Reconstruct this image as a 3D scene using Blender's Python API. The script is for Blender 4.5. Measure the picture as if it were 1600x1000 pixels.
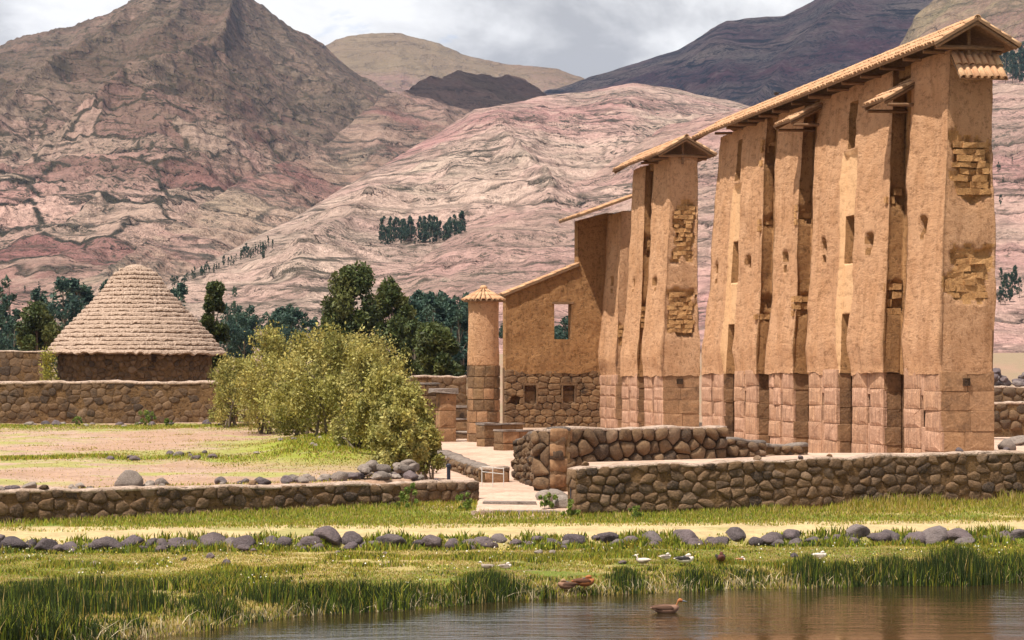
import bpy, math, random
import numpy as np
from mathutils import Vector
random.seed(7)
rng = np.random.default_rng(7)
for o_ in list(bpy.data.objects):
    bpy.data.objects.remove(o_)
scene = bpy.context.scene
C = scene.collection
# ------------------------------------------------------------------ camera
E = 4.15            # eye height above the pond
FP = 3500.0         # focal length in pixels of the 1600 px wide photograph
cam_d = bpy.data.cameras.new("camera")
cam = bpy.data.objects.new("camera", cam_d); C.objects.link(cam)
cam.location = (0, 0, E); cam.rotation_euler = (math.radians(90), 0, 0)
cam_d.sensor_width = 36; cam_d.lens = FP/1600*36
cam_d.shift_y = 85/1600
cam_d.clip_start = 0.5; cam_d.clip_end = 20000
scene.camera = cam
# ------------------------------------------------------------------ sky, sun, exposure
SUN = Vector((-0.31, -0.31, 0.88)).normalized()      # towards the sun
sun_el = math.asin(SUN.z); sun_az = math.atan2(SUN.x, SUN.y)
class NB:
    """small node-tree builder"""
    def __init__(s, tree): s.t = tree; s.t.nodes.clear()
    def n(s, typ, props=None, **ins):
        nd = s.t.nodes.new(typ)
        for k, v in (props or {}).items(): setattr(nd, k, v)
        for k, v in ins.items():
            key = int(k[1:]) if k[0] == 'i' and k[1:].isdigit() else k.replace('_', ' ')
            sk = nd.inputs[key]
            if isinstance(v, bpy.types.NodeSocket): s.t.links.new(v, sk)
            elif isinstance(v, bpy.types.Node): s.t.links.new(v.outputs[0], sk)
            else:
                if hasattr(sk.default_value, '__len__') and len(sk.default_value) == 4 and len(v) == 3: v = (*v, 1)
                sk.default_value = v
        return nd
    def math(s, op, a, b=0.5, c=None, clamp=False):
        nd = s.n('ShaderNodeMath', {'operation': op, 'use_clamp': clamp}, i0=a, i1=b)
        if c is not None:
            if isinstance(c, bpy.types.NodeSocket): s.t.links.new(c, nd.inputs[2])
            else: nd.inputs[2].default_value = c
        return nd.outputs[0]
    def mix(s, f, a, b, blend='MIX'):
        nd = s.t.nodes.new('ShaderNodeMix'); nd.data_type = 'RGBA'; nd.blend_type = blend
        for sk, v in ((nd.inputs[0], f), (nd.inputs[6], a), (nd.inputs[7], b)):
            if isinstance(v, bpy.types.NodeSocket): s.t.links.new(v, sk)
            elif isinstance(v, (int, float)): sk.default_value = v
            else: sk.default_value = (*v, 1) if len(v) == 3 else v
        return nd.outputs[2]
    def ramp(s, f, stops, interp='LINEAR'):
        nd = s.t.nodes.new('ShaderNodeValToRGB'); nd.color_ramp.interpolation = interp
        el = nd.color_ramp.elements
        while len(el) < len(stops): el.new(0.5)
        for e, (p, c) in zip(el, stops):
            e.position = p
            e.color = (c, c, c, 1) if isinstance(c, (int, float)) else (*c, 1)
        s.t.links.new(f, nd.inputs[0]); return nd.outputs[0]
    def noise(s, vec, scale, detail=4, rough=0.55, dist=0.0):
        nd = s.n('ShaderNodeTexNoise', None, Scale=scale, Detail=detail, Roughness=rough, Distortion=dist)
        if vec is not None: s.t.links.new(vec, nd.inputs['Vector'])
        return nd.outputs[0]
    def mapping(s, vec, scale=(1, 1, 1), loc=(0, 0, 0), rot=(0, 0, 0)):
        return s.n('ShaderNodeMapping', None, Vector=vec, Scale=scale, Location=loc, Rotation=rot).outputs[0]

world = bpy.data.worlds.new("World"); scene.world = world; world.use_nodes = True
b = NB(world.node_tree)
sky = b.n('ShaderNodeTexSky', {'sky_type': 'NISHITA', 'sun_disc': False, 'sun_elevation': sun_el, 'sun_rotation': sun_az,
                               'altitude': 3400, 'air_density': 1.0, 'dust_density': 0.6, 'ozone_density': 1.2})
tc = b.n('ShaderNodeTexCoord').outputs['Generated']
v = b.mapping(tc, (8, 8, 15), (3.1, 0.4, 2.2))
nA = b.noise(v, 1.0, 8, 0.58, 0.3)
v2 = b.mapping(tc, (5, 5, 11), (7.3, 1.4, 0.2))
nB = b.noise(v2, 1.0, 7, 0.6, 0.4)
shade = b.ramp(nA, [(0.39, (0.56, 0.56, 0.57)), (0.46, (0.76, 0.757, 0.757)), (0.51, (0.95, 0.945, 0.94)), (0.58, (1.15, 1.14, 1.12))])
cover = b.ramp(nB, [(0.33, 0.0), (0.40, 1.0)])
bg1 = b.n('ShaderNodeBackground', None, Color=sky.outputs[0], Strength=0.10)
bg2 = b.n('ShaderNodeBackground', None, Color=shade, Strength=0.64)
ms = b.n('ShaderNodeMixShader', None, i0=cover, i1=bg1.outputs[0], i2=bg2.outputs[0])
b.n('ShaderNodeOutputWorld', None, Surface=ms.outputs[0])
sl = bpy.data.lights.new("sun", 'SUN'); sl.energy = 5.0; sl.angle = math.radians(0.6); sl.color = (1.0, 0.945, 0.86)
sun = bpy.data.objects.new("sun", sl); C.objects.link(sun)
sun.rotation_euler = SUN.to_track_quat('Z', 'Y').to_euler(); sun.location = (-40, -30, 90)
vs = scene.view_settings
vs.view_transform = 'Standard'; vs.look = 'None'; vs.gamma = 1; vs.use_curve_mapping = False
vs.exposure = 0.60
scene.render.engine = 'CYCLES'
scene.cycles.max_bounces = 6; scene.cycles.transparent_max_bounces = 6
# ------------------------------------------------------------------ helpers
def P(px, py, d): return np.array([(px-800)/FP*d, d, E+(585-py)*d/FP])
def PX(px, d): return (px-800)/FP*d
def PZ(py, d): return E+(585-py)*d/FP
def ss(a, b, x): t = np.clip((np.asarray(x, float)-a)/(b-a), 0, 1); return t*t*(3-2*t)
def _h(ix, iy, iz, seed):
    h = (ix.astype(np.int64)*374761393 + iy.astype(np.int64)*668265263 + iz.astype(np.int64)*2147483647 + seed*1274126177) & 0xffffffff
    h = ((h ^ (h >> 13))*1274126177) & 0xffffffff
    h = ((h ^ (h >> 16))*2246822519) & 0xffffffff
    return ((h ^ (h >> 15)) & 0xffff)/65535.0
def vn(x, y, z=0.0, seed=0):
    x, y, z = np.broadcast_arrays(np.asarray(x, float), np.asarray(y, float), np.asarray(z, float))
    ix, iy, iz = np.floor(x), np.floor(y), np.floor(z)
    fx, fy, fz = x-ix, y-iy, z-iz
    fx = fx*fx*(3-2*fx); fy = fy*fy*(3-2*fy); fz = fz*fz*(3-2*fz)
    def c(a, b_, d): return _h(ix+a, iy+b_, iz+d, seed)
    x00 = c(0,0,0)*(1-fx)+c(1,0,0)*fx; x10 = c(0,1,0)*(1-fx)+c(1,1,0)*fx
    x01 = c(0,0,1)*(1-fx)+c(1,0,1)*fx; x11 = c(0,1,1)*(1-fx)+c(1,1,1)*fx
    return (x00*(1-fy)+x10*fy)*(1-fz)+(x01*(1-fy)+x11*fy)*fz
def fbm(x, y, z=0.0, o=4, seed=0, g=0.5):
    a, s, t, f = 1.0, 0.0, 0.0, 1.0
    for i in range(o):
        s = s+a*(vn(np.asarray(x)*f, np.asarray(y)*f, np.asarray(z)*f, seed+i*17)-0.5); t += a; a *= g; f *= 2.03
    return s/t*2
def ridged(x, y, o=4, seed=0):
    a, s, t, f = 1.0, 0.0, 0.0, 1.0
    for i in range(o):
        s = s+a*(1-np.abs(vn(x*f, y*f, 0, seed+i*31)*2-1)); t += a; a *= 0.5; f *= 2.1
    return s/t
WL = {}
def wl(o): return WL.get(o.name, np.zeros(3)) if o is not None else np.zeros(3)
def tag(o, label=None, cat=None, group=None, kind=None):
    if label: o["label"] = label
    if cat: o["category"] = cat
    if group: o["group"] = group
    if kind: o["kind"] = kind
    return o
def raw_mesh(name, V, F, mat, smooth=False, col=None):
    me = bpy.data.meshes.new(name)
    V = np.asarray(V, dtype=np.float32).reshape(-1, 3)
    if isinstance(F, np.ndarray):
        k = F.shape[1]; n = len(F)
        me.vertices.add(len(V)); me.vertices.foreach_set('co', V.ravel())
        me.loops.add(n*k); me.loops.foreach_set('vertex_index', F.astype(np.int32).ravel())
        me.polygons.add(n); me.polygons.foreach_set('loop_start', np.arange(0, n*k, k, dtype=np.int32))
        me.polygons.foreach_set('loop_total', np.full(n, k, dtype=np.int32))
        me.update(calc_edges=True)
    else:
        me.from_pydata(V.tolist(), [], F)
    if smooth: me.polygons.foreach_set('use_smooth', np.ones(len(me.polygons), dtype=bool))
    if mat is not None: me.materials.append(mat)
    if col is not None:
        a = me.color_attributes.new('Col', 'FLOAT_COLOR', 'POINT')
        c4 = np.ones((len(V), 4), np.float32); c4[:, :3] = col
        a.data.foreach_set('color', c4.ravel())
    return me
def mk(name, V, F, mat, parent=None, smooth=False, col=None):
    """one mesh object; V in world coordinates; origin put at its base centre"""
    V = np.asarray(V, float).reshape(-1, 3)
    loc = np.array([(V[:,0].min()+V[:,0].max())/2, (V[:,1].min()+V[:,1].max())/2, V[:,2].min()])
    me = raw_mesh(name, V-loc, F, mat, smooth, col)
    o = bpy.data.objects.new(name, me); C.objects.link(o)
    o.parent = parent; o.location = loc-wl(parent); WL[o.name] = loc
    return o
def empty(name, loc, label, cat, group=None):
    o = bpy.data.objects.new(name, None); C.objects.link(o); o.empty_display_size = 0.3
    o.location = loc; WL[o.name] = np.array(loc, float)
    return tag(o, label, cat, group)
def loft(secs, closed=True, caps=True):
    """secs: (n, m, 3) rings -> V, F list"""
    S = np.asarray(secs, float); n, m, _ = S.shape
    F = []
    mm = m if closed else m-1
    for i in range(n-1):
        for j in range(mm):
            a, b_ = i*m+j, i*m+(j+1) % m
            F.append((a, b_, b_+m, a+m))
    if caps and closed:
        F.append(tuple(range(m))[::-1]); F.append(tuple((n-1)*m+j for j in range(m)))
    return S.reshape(-1, 3), F
def tube(pts, rad, m=6):
    pts = np.asarray(pts, float); n = len(pts)
    rad = np.broadcast_to(rad, (n,))
    T = np.gradient(pts, axis=0); T /= np.linalg.norm(T, axis=1)[:, None]+1e-9
    ref = np.array([0, 0, 1.0]) if abs(T[0][2]) < 0.9 else np.array([1.0, 0, 0])
    secs = []
    for i in range(n):
        u = np.cross(T[i], ref); u /= np.linalg.norm(u)+1e-9; w = np.cross(u, T[i])
        a = np.linspace(0, 2*np.pi, m, endpoint=False)
        secs.append(pts[i]+rad[i]*(np.cos(a)[:, None]*u+np.sin(a)[:, None]*w))
    return loft(secs)
def join(parts):
    V, F, k = [], [], 0
    for v_, f_ in parts:
        V.append(np.asarray(v_, float).reshape(-1, 3)); F += [tuple(int(i)+k for i in f) for f in f_]; k += len(V[-1])
    return np.concatenate(V), F
def box(fn, s0, s1, z0, z1, o0, o1, jit=0.0):
    V = [np.asarray(fn(s, z, o), float) for z in (z0, z1) for (s, o) in ((s0, o0), (s1, o0), (s1, o1), (s0, o1))]
    V = np.array(V)
    if jit: V += rng.uniform(-jit, jit, V.shape)
    return V, [(0,3,2,1), (4,5,6,7), (0,1,5,4), (1,2,6,5), (2,3,7,6), (3,0,4,7)]
def frame(p0, t, n):
    """local (s along, z absolute, o outwards) -> world"""
    p0 = np.array(p0[:2], float); t = np.array(t, float); n = np.array(n, float)
    def f(s, z, o):
        q = p0+t*s+n*o
        return (q[0], q[1], z)
    return f
def wframe(a, b_):
    """frame of a straight wall from a to b (left to right as seen), normal towards the viewer"""
    a = np.array(a[:2], float); b_ = np.array(b_[:2], float)
    L = np.linalg.norm(b_-a); t = (b_-a)/L
    return frame(a, t, (t[1], -t[0])), L
# ------------------------------------------------------------------ materials
MATS = {}
def mat(name, fn):
    m = bpy.data.materials.new(name); m.use_nodes = True
    fn(NB(m.node_tree)); MATS[name] = m
    return m
def finish(b, color, rough=0.9, bump=None, bstr=0.5, bdist=0.05, spec=0.25):
    p = b.n('ShaderNodeBsdfPrincipled', None, Roughness=rough)
    p.inputs['Specular IOR Level'].default_value = spec
    if isinstance(color, bpy.types.NodeSocket): b.t.links.new(color, p.inputs['Base Color'])
    else: p.inputs['Base Color'].default_value = (*color, 1)
    if bump is not None:
        bn = b.n('ShaderNodeBump', None, Strength=bstr, Distance=bdist, Height=bump)
        b.t.links.new(bn.outputs[0], p.inputs['Normal'])
    b.n('ShaderNodeOutputMaterial', None, Surface=p.outputs[0])
def geo(b): return b.n('ShaderNodeNewGeometry').outputs['Position']
def m_adobe(c1, c2, c3, bs=0.8):
    def f(b):
        g = geo(b)
        n1 = b.noise(g, 0.9, 6, 0.6); n2 = b.noise(b.mapping(g, (2.2, 2.2, 0.25)), 1.0, 5, 0.6)
        n3 = b.noise(b.mapping(g, (9, 9, 4.5)), 1.0, 4, 0.7)
        n4 = b.noise(b.mapping(g, (24, 7, 20)), 1.0, 4, 0.75); n5 = b.noise(b.mapping(g, (6, 1.5, 5)), 1.0, 6, 0.8)
        c = b.mix(b.ramp(n1, [(0.35, 0.0), (0.68, 1.0)]), c1, c2)
        c = b.mix(b.ramp(n2, [(0.52, 0.0), (0.72, 0.75)]), c, c3)
        c = b.mix(b.ramp(n5, [(0.36, 0.9), (0.50, 0.0)]), c, tuple(x*0.75 for x in c3))
        c = b.mix(b.ramp(n4, [(0.52, 0.0), (0.7, 0.45)]), c, tuple(min(1, x*1.3) for x in c1))
        h = b.math('ADD', b.math('MULTIPLY', n5, 1.6), b.math('MULTIPLY', n4, 0.45))
        finish(b, c, 0.97, h, bs, 0.16, 0.1)
    return f
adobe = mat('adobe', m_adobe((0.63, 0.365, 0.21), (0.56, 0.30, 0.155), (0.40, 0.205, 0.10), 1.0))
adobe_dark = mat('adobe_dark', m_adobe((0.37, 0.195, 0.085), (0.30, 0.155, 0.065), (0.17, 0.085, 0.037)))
plaster = mat('infill_plaster', m_adobe((0.60, 0.37, 0.205), (0.56, 0.34, 0.18), (0.50, 0.29, 0.145), 0.3))
adobe_brick = mat('adobe_brick', m_adobe((0.62, 0.345, 0.15), (0.54, 0.285, 0.115), (0.38, 0.19, 0.08), 1.0))
def m_stone(cols, bs=0.6, sc=1.0, stain=(0.03, 0.022, 0.017), stain_amt=0.8, flute=False):
    def f(b):
        g = geo(b); r = b.n('ShaderNodeObjectInfo').outputs['Random']
        n1 = b.noise(g, 3.5*sc, 6, 0.62); n2 = b.noise(g, 14*sc, 5, 0.65); n3 = b.noise(g, 1.3*sc, 4, 0.6)
        k = len(cols)
        base = b.ramp(r, [(i/max(1, k-1), c) for i, c in enumerate(cols)])
        c = b.mix(b.ramp(n1, [(0.3, 0.45), (0.7, 0.0)]), base, stain)
        c = b.mix(b.ramp(n2, [(0.45, 0.0), (0.75, 0.4)]), c, tuple(min(1, x*1.5+0.03) for x in cols[0]))
        c = b.mix(b.ramp(n3, [(0.55, 0.0), (0.72, stain_amt)]), c, stain)
        h = b.math('ADD', b.math('MULTIPLY', n1, 1.0), b.math('MULTIPLY', n2, 0.6))
        if flute:
            nf = b.noise(b.mapping(g, (11, 11, 0.9)), 1.0, 4, 0.6)
            c = b.mix(b.ramp(nf, [(0.38, 0.65), (0.55, 0.0)]), c, tuple(x*0.45 for x in cols[0]))
            h = b.math('ADD', h, b.math('MULTIPLY', nf, 2.0))
        finish(b, c, 0.93, h, bs, 0.05, 0.2)
    return f
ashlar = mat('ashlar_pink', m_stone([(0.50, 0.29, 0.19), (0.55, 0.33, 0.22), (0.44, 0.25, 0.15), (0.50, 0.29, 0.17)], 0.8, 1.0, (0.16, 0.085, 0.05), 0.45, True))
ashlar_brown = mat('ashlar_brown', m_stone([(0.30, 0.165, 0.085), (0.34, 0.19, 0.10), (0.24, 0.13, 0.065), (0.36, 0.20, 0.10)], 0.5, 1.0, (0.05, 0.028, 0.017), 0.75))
ashlar_dark = mat('ashlar_dark', m_stone([(0.25, 0.135, 0.066), (0.17, 0.092, 0.046), (0.29, 0.16, 0.08), (0.21, 0.115, 0.058)], 0.5, 1.0, (0.03, 0.018, 0.012), 0.85))  # darker brown ashlar with heavier stain patches
fieldstone = mat('fieldstone', m_stone([(0.17, 0.098, 0.050), (0.20, 0.12, 0.064), (0.05, 0.036, 0.028), (0.15, 0.086, 0.043), (0.22, 0.135, 0.075), (0.11, 0.066, 0.036), (0.18, 0.105, 0.055), (0.07, 0.047, 0.032), (0.27, 0.175, 0.11)], 1.0, 1.6, (0.032, 0.023, 0.017), 0.75))
basestone = mat('cross_wall_stone', m_stone([(0.19, 0.11, 0.055), (0.12, 0.068, 0.036), (0.25, 0.145, 0.07), (0.15, 0.085, 0.045)], 0.8, 0.8, (0.02, 0.013, 0.009), 0.92))
boulder = mat('volcanic_boulder', m_stone([(0.12, 0.092, 0.098), (0.17, 0.125, 0.12), (0.075, 0.058, 0.06), (0.22, 0.175, 0.16)], 1.0, 2.0, (0.035, 0.03, 0.032), 0.7))
palerock = mat('pale_rock', m_stone([(0.30, 0.24, 0.20), (0.21, 0.165, 0.14), (0.38, 0.31, 0.26), (0.15, 0.12, 0.105)], 1.0, 3.0, (0.055, 0.042, 0.034), 0.8))
def f_mortar(c1, c2):
    def f(b):
        g = geo(b); n1 = b.noise(g, 2.2, 6, 0.6); n2 = b.noise(g, 18, 4, 0.7)
        n3 = b.noise(g, 7, 5, 0.7)
        c = b.mix(b.ramp(n1, [(0.35, 0.0), (0.65, 1.0)]), c1, c2)
        c = b.mix(b.ramp(n3, [(0.36, 0.85), (0.48, 0.0)]), c, tuple(x*0.35 for x in c2))
        c = b.mix(b.ramp(n2, [(0.55, 0.0), (0.72, 0.5)]), c, tuple(min(1, x*1.35) for x in c1))
        finish(b, c, 0.97, b.math('ADD', b.math('MULTIPLY', n3, 1.6), b.math('MULTIPLY', n2, 0.6)), 1.0, 0.08, 0.1)
    return f
mortar = mat('mud_mortar', f_mortar((0.21, 0.122, 0.058), (0.12, 0.07, 0.035)))
joint = mat('stone_core', f_mortar((0.075, 0.045, 0.027), (0.045, 0.027, 0.017)))
pale_joint = mat('footing_joint', f_mortar((0.20, 0.11, 0.06), (0.14, 0.078, 0.043)))
cap_mud = mat('mud_cap', f_mortar((0.56, 0.42, 0.335), (0.40, 0.285, 0.21)))
def f_tile(b):
    g = geo(b); n1 = b.noise(g, 2.5, 5, 0.6); n2 = b.noise(g, 22, 4, 0.6)
    r = b.n('ShaderNodeObjectInfo').outputs['Random']
    c = b.mix(b.ramp(n1, [(0.35, 0.0), (0.65, 1.0)]), (0.52, 0.33, 0.18), (0.40, 0.21, 0.11))
    c = b.mix(b.ramp(n2, [(0.5, 0.0), (0.75, 0.6)]), c, (0.58, 0.43, 0.28))
    c = b.mix(b.ramp(n2, [(0.25, 0.6), (0.42, 0.0)]), c, (0.16, 0.09, 0.05))
    c = b.mix(b.math('MULTIPLY', r, 0.45), c, (0.38, 0.17, 0.09))
    finish(b, c, 0.85, n2, 0.35, 0.02, 0.25)
tile = mat('clay_tile', f_tile)
def f_wood(b):
    g = geo(b); n1 = b.noise(b.mapping(g, (4, 4, 16)), 1.5, 4, 0.6)
    finish(b, b.ramp(n1, [(0.3, (0.11, 0.06, 0.03)), (0.7, (0.23, 0.13, 0.07))]), 0.8, n1, 0.4, 0.02)
wood = mat('old_timber', f_wood)
def f_thatch(b):
    g = geo(b); n1 = b.noise(b.mapping(g, (14, 14, 3)), 1.0, 5, 0.7); n2 = b.noise(g, 0.8, 4, 0.6)
    n3 = b.noise(g, 30, 3, 0.7)
    c = b.ramp(n1, [(0.32, (0.12, 0.075, 0.052)), (0.5, (0.43, 0.305, 0.23)), (0.70, (0.62, 0.48, 0.385))])
    c = b.mix(b.ramp(n2, [(0.4, 0.0), (0.7, 0.45)]), c, (0.36, 0.25, 0.185))
    finish(b, c, 0.95, b.math('ADD', n1, b.math('MULTIPLY', n3, 0.5)), 1.0, 0.08, 0.1)
thatch = mat('straw_thatch', f_thatch)
def f_ground(b):
    g = geo(b); a = b.n('ShaderNodeVertexColor', {'layer_name': 'Col'}).outputs[0]
    n1 = b.noise(g, 1.1, 6, 0.65); n2 = b.noise(g, 9, 5, 0.7); n3 = b.noise(g, 40, 3, 0.7)
    c = b.mix(b.ramp(n1, [(0.3, 0.35), (0.6, 0.0)]), a, (0.12, 0.08, 0.05))
    c = b.mix(1.0, c, b.ramp(n2, [(0.25, 0.55), (0.5, 1.0), (0.75, 1.2)]), 'MULTIPLY')
    finish(b, c, 0.97, b.math('ADD', b.math('MULTIPLY', n2, 1.0), b.math('MULTIPLY', n3, 0.4)), 0.7, 0.06, 0.1)
ground_m = mat('ground_soil', f_ground)
def m_leaf(trans=0.3, rough=0.6):
    def f(b):
        a = b.n('ShaderNodeVertexColor', {'layer_name': 'Col'}).outputs[0]
        d = b.n('ShaderNodeBsdfPrincipled', None, Base_Color=a, Roughness=rough)
        d.inputs['Specular IOR Level'].default_value = 0.25
        t = b.n('ShaderNodeBsdfTranslucent', None, Color=a)
        m = b.n('ShaderNodeMixShader', None, i0=trans, i1=d.outputs[0], i2=t.outputs[0])
        b.n('ShaderNodeOutputMaterial', None, Surface=m.outputs[0])
    return f
leaf = mat('leaf', m_leaf(0.3)); grassm = mat('grass_blade', m_leaf(0.35, 0.7))
def f_bark(b):
    g = geo(b); n1 = b.noise(b.mapping(g, (8, 8, 2)), 1.5, 5, 0.6)
    finish(b, b.ramp(n1, [(0.3, (0.07, 0.05, 0.035)), (0.7, (0.22, 0.17, 0.12))]), 0.9, n1, 0.6, 0.03)
bark = mat('bark', f_bark)
def f_water(b):
    g = geo(b)
    n1 = b.noise(b.mapping(g, (0.9, 3.2, 1)), 1.0, 5, 0.55); n2 = b.noise(b.mapping(g, (4, 10, 1)), 1.0, 3, 0.6)
    n3 = b.noise(b.mapping(g, (0.12, 0.35, 1)), 1.0, 3, 0.5)
    amp = b.ramp(n3, [(0.35, 0.25), (0.65, 1.0)])
    h = b.math('MULTIPLY', b.math('ADD', n1, b.math('MULTIPLY', n2, 0.35)), amp)
    p = b.n('ShaderNodeBsdfPrincipled', None, Base_Color=(0.024, 0.016, 0.007, 1), Roughness=0.04, IOR=1.33)
    bn = b.n('ShaderNodeBump', None, Strength=0.2, Distance=0.12, Height=h)
    b.t.links.new(bn.outputs[0], p.inputs['Normal'])
    b.n('ShaderNodeOutputMaterial', None, Surface=p.outputs[0])
water_m = mat('pond_water', f_water)
def flat(name, col, rough=0.7, metal=0.0):
    def f(b):
        n = b.noise(geo(b), 25, 3, 0.6)
        c = b.mix(b.ramp(n, [(0.35, 0.35), (0.65, 0.0)]), col, tuple(x*0.6 for x in col))
        finish(b, c, rough, n, 0.2, 0.01)
    return mat(name, f)
steel = flat('galvanised_steel', (0.55, 0.53, 0.5), 0.45)
darkpaint = flat('dark_paint', (0.02, 0.022, 0.035), 0.5)
# ------------------------------------------------------------------ terrain
def y_shore(X, Y):
    px = 800+FP*X/np.maximum(Y, 1)
    s = np.interp(px, [-800, 0, 300, 450, 700, 800, 1000, 1300, 1600, 2400], [33.0, 34.0, 36.2, 38.2, 40.3, 41.3, 42.6, 43.8, 44.6, 46])
    return s+0.5*fbm(X*0.7, X*0+3.1, 0, 3, 5)
def y_lwall(X): return 52.5+(X+12.0)*0.584        # front line of the left retaining wall
def y_rwall(X): return 55.0+(X-1.57)*0.412        # front line of the right retaining wall
def G(X, Y):
    X = np.asarray(X, float); Y = np.asarray(Y, float)
    px = 800+FP*X/np.maximum(Y, 1)
    q = Y-y_shore(X, Y)
    Yp = Y-0.13*X
    bank = np.interp(q, [-12, -3, 0, 0.4, 2, 30], [-2.2, -0.8, 0.02, 0.17, 0.27, 0.36])
    step = ss(49.55, 50.15, Yp)*0.27
    front = bank+step+np.clip((Yp-52)/6, 0, 1)*0.17
    front = front+0.03*fbm(X*1.3, Y*1.3, 0, 3, 11)
    field = np.interp(Y, [50, 55, 105, 130, 200, 400, 700, 1500, 4000], [1.3, 1.36, 1.86, 2.0, 3.2, 8, 14, 24, 60])
    field = field+0.09*fbm(X*0.6, Y*0.25, 0, 4, 21)*np.clip((Y-54)/6, 0, 1)
    mound = np.exp(-((px-520)/95)**2-((Y-76)/9)**2)*0.5
    field = field+mound
    court = np.interp(Y, [50, 56, 65, 100, 117, 135, 200, 400, 700, 1500, 4000], [0.72, 0.85, 0.92, 1.15, 1.38, 1.7, 3.2, 8, 14, 24, 60])
    terr = np.interp(Y, [50, 57, 66, 70, 77, 100, 117, 135, 200, 400, 700, 1500, 4000], [1.70, 1.70, 1.70, 1.70, 1.27, 1.25, 1.38, 1.8, 3.2, 8, 14, 24, 60])
    wl_ = 1-ss(640, 672, px)
    # right terrace starts behind the field-stone wall and the line of the ruined blocks
    xt = np.interp(Y, [54, 62, 63.5, 70, 85, 100, 120], [1.7, 1.7, 1.45, 1.6, 2.8, 4.5, 5.2])
    wt = ss(0, 1, (X-xt)/np.interp(Y, [60, 68, 85], [0.3, 0.8, 3.0]))
    back = field*wl_+(1-wl_)*(court*(1-wt)+terr*wt)
    stl = ss(0.05, 0.4, Y-y_lwall(X)); str_ = ss(0.05, 0.4, Y-y_rwall(X))
    mid = ss(53.5, 58.5, Y)
    k = np.where(X < -0.95, stl, np.where(X > 1.6, str_, mid))
    kx = np.clip((X+0.95)/0.1, 0, 1)
    k = np.where((X >= -0.95) & (X < -0.85), stl*(1-kx)+mid*kx, k)
    return front*(1-k)+back*k
def ground_sheet():
    u = np.concatenate([np.linspace(-0.8, -0.29, 60, endpoint=False), np.linspace(-0.29, 0.29, 620), np.linspace(0.29, 0.8, 61)[1:]])
    y = np.concatenate([np.arange(26, 33, 0.6), np.arange(33, 62, 0.14), np.arange(62, 84, 0.3), np.arange(84, 140, 0.9), np.geomspace(140, 5200, 60)])
    U, Y = np.meshgrid(u, y)
    X = U*Y
    Z = G(X, Y)
    px = 800+FP*U
    n1 = fbm(X*0.8, Y*0.8, 0, 4, 41)[..., None]; n2 = fbm(X*0.22, Y*0.35, 0, 4, 43)[..., None]; n3 = fbm(X*2.5, Y*2.5, 0, 3, 47)[..., None]
    c = lambda *a: np.array(a)
    Yp = Y-0.13*X
    green = c(0.13, 0.16, 0.025); straw = c(0.36, 0.28, 0.11); soil = c(0.25, 0.16, 0.11); pink = c(0.48, 0.33, 0.25); mud = c(0.07, 0.05, 0.03)
    def mixc(a, b_, w): return a*(1-w)+b_*w
    col = np.broadcast_to(straw, X.shape+(3,)).copy()
    # bank below the boulder line
    w = ss(-0.25, 0.25, n2+0.5*n1); bankc = mixc(straw, green, w); bankc = mixc(bankc, soil, ss(0.25, 0.5, n3+0.4*n1)*0.6)
    # trodden path and grass strip above it
    pathc = mixc(straw*0.9+c(0.15, 0.105, 0.085), green*1.3, ss(0.1, 0.5, n1+n2)*0.5)
    stripc = mixc(green*1.1, straw, ss(-0.2, 0.4, n1+n2))
    col = np.where((Yp < 49.9)[..., None], bankc, col)
    m = ((Yp >= 49.9) & (Yp < 52.8))[..., None]; col = np.where(m, pathc, col)
    m = (Yp >= 52.8)[..., None]; col = np.where(m, mixc(pathc, stripc, ss(52.8, 53.6, Yp)[..., None]), col)
    # field
    inl = ((px < 662) & (Y > y_lwall(X)+0.2) & (Y < 107))[..., None]
    fieldc = mixc(soil*1.25+c(0.06, 0.035, 0.025), pink*0.85, ss(-0.3, 0.3, n2))
    fieldc = mixc(fieldc, c(0.30, 0.29, 0.08), ss(0.05, 0.35, n2+0.4*n1)*0.85)
    for yy, ww in ((100, 4.0), (70.5, 2.0)):
        band = np.exp(-((Y-yy-0.9*n1[..., 0])/ww)**2)[..., None]*ss(-0.45, 0.2, n1+n3)
        fieldc = mixc(fieldc, c(0.20, 0.24, 0.035), np.clip(band*1.1, 0, 1))
    mnd = np.exp(-((px-500)/110)**2-((Y-73)/8)**2)[..., None]
    fieldc = mixc(fieldc, c(0.24, 0.26, 0.035), np.clip(mnd*1.9, 0, 1)*ss(-0.9, 0.0, n1))
    col = np.where(inl, fieldc, col)
    inc = ((px >= 655) & (Y > 57) & (Y < 135) & (X > -1.0-0.05*Y))[..., None]
    courtc = mixc(pink*1.12, soil*1.3, ss(0.1, 0.6, n1+0.6*n3)*0.4)
    inc = inc & ~((X > 1.6) & (Y < y_rwall(X)))[..., None]
    col = np.where(inc, courtc, col)
    pas = ((X > -0.95) & (X < 1.7) & (Y > 54.3))[..., None]
    col = np.where(pas & (px >= 655)[..., None], courtc, col)
    far = ss(105, 130, Y)[..., None]
    col = mixc(col, mixc(c(0.26, 0.19, 0.12), soil*1.2, ss(-0.2, 0.3, n2)), far)
    wet = 1-ss(-0.1, 0.7, Y-y_shore(X, Y))[..., None]
    col = mixc(col, mud, wet)
    nr, nc = X.shape
    idx = np.arange(nr*nc).reshape(nr, nc)
    F = np.stack([idx[:-1, :-1], idx[:-1, 1:], idx[1:, 1:], idx[1:, :-1]], -1).reshape(-1, 4)
    o = mk('ground', np.stack([X, Y, Z], -1), F, ground_m, None, True, np.clip(col, 0.01, 0.8).reshape(-1, 3))
    tag(o, kind='structure')
ground_sheet()
wx = np.linspace(-60, 60, 41); wy = np.linspace(-30, 50, 30)
WX, WY = np.meshgrid(wx, wy); idx = np.arange(WX.size).reshape(WX.shape)
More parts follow.
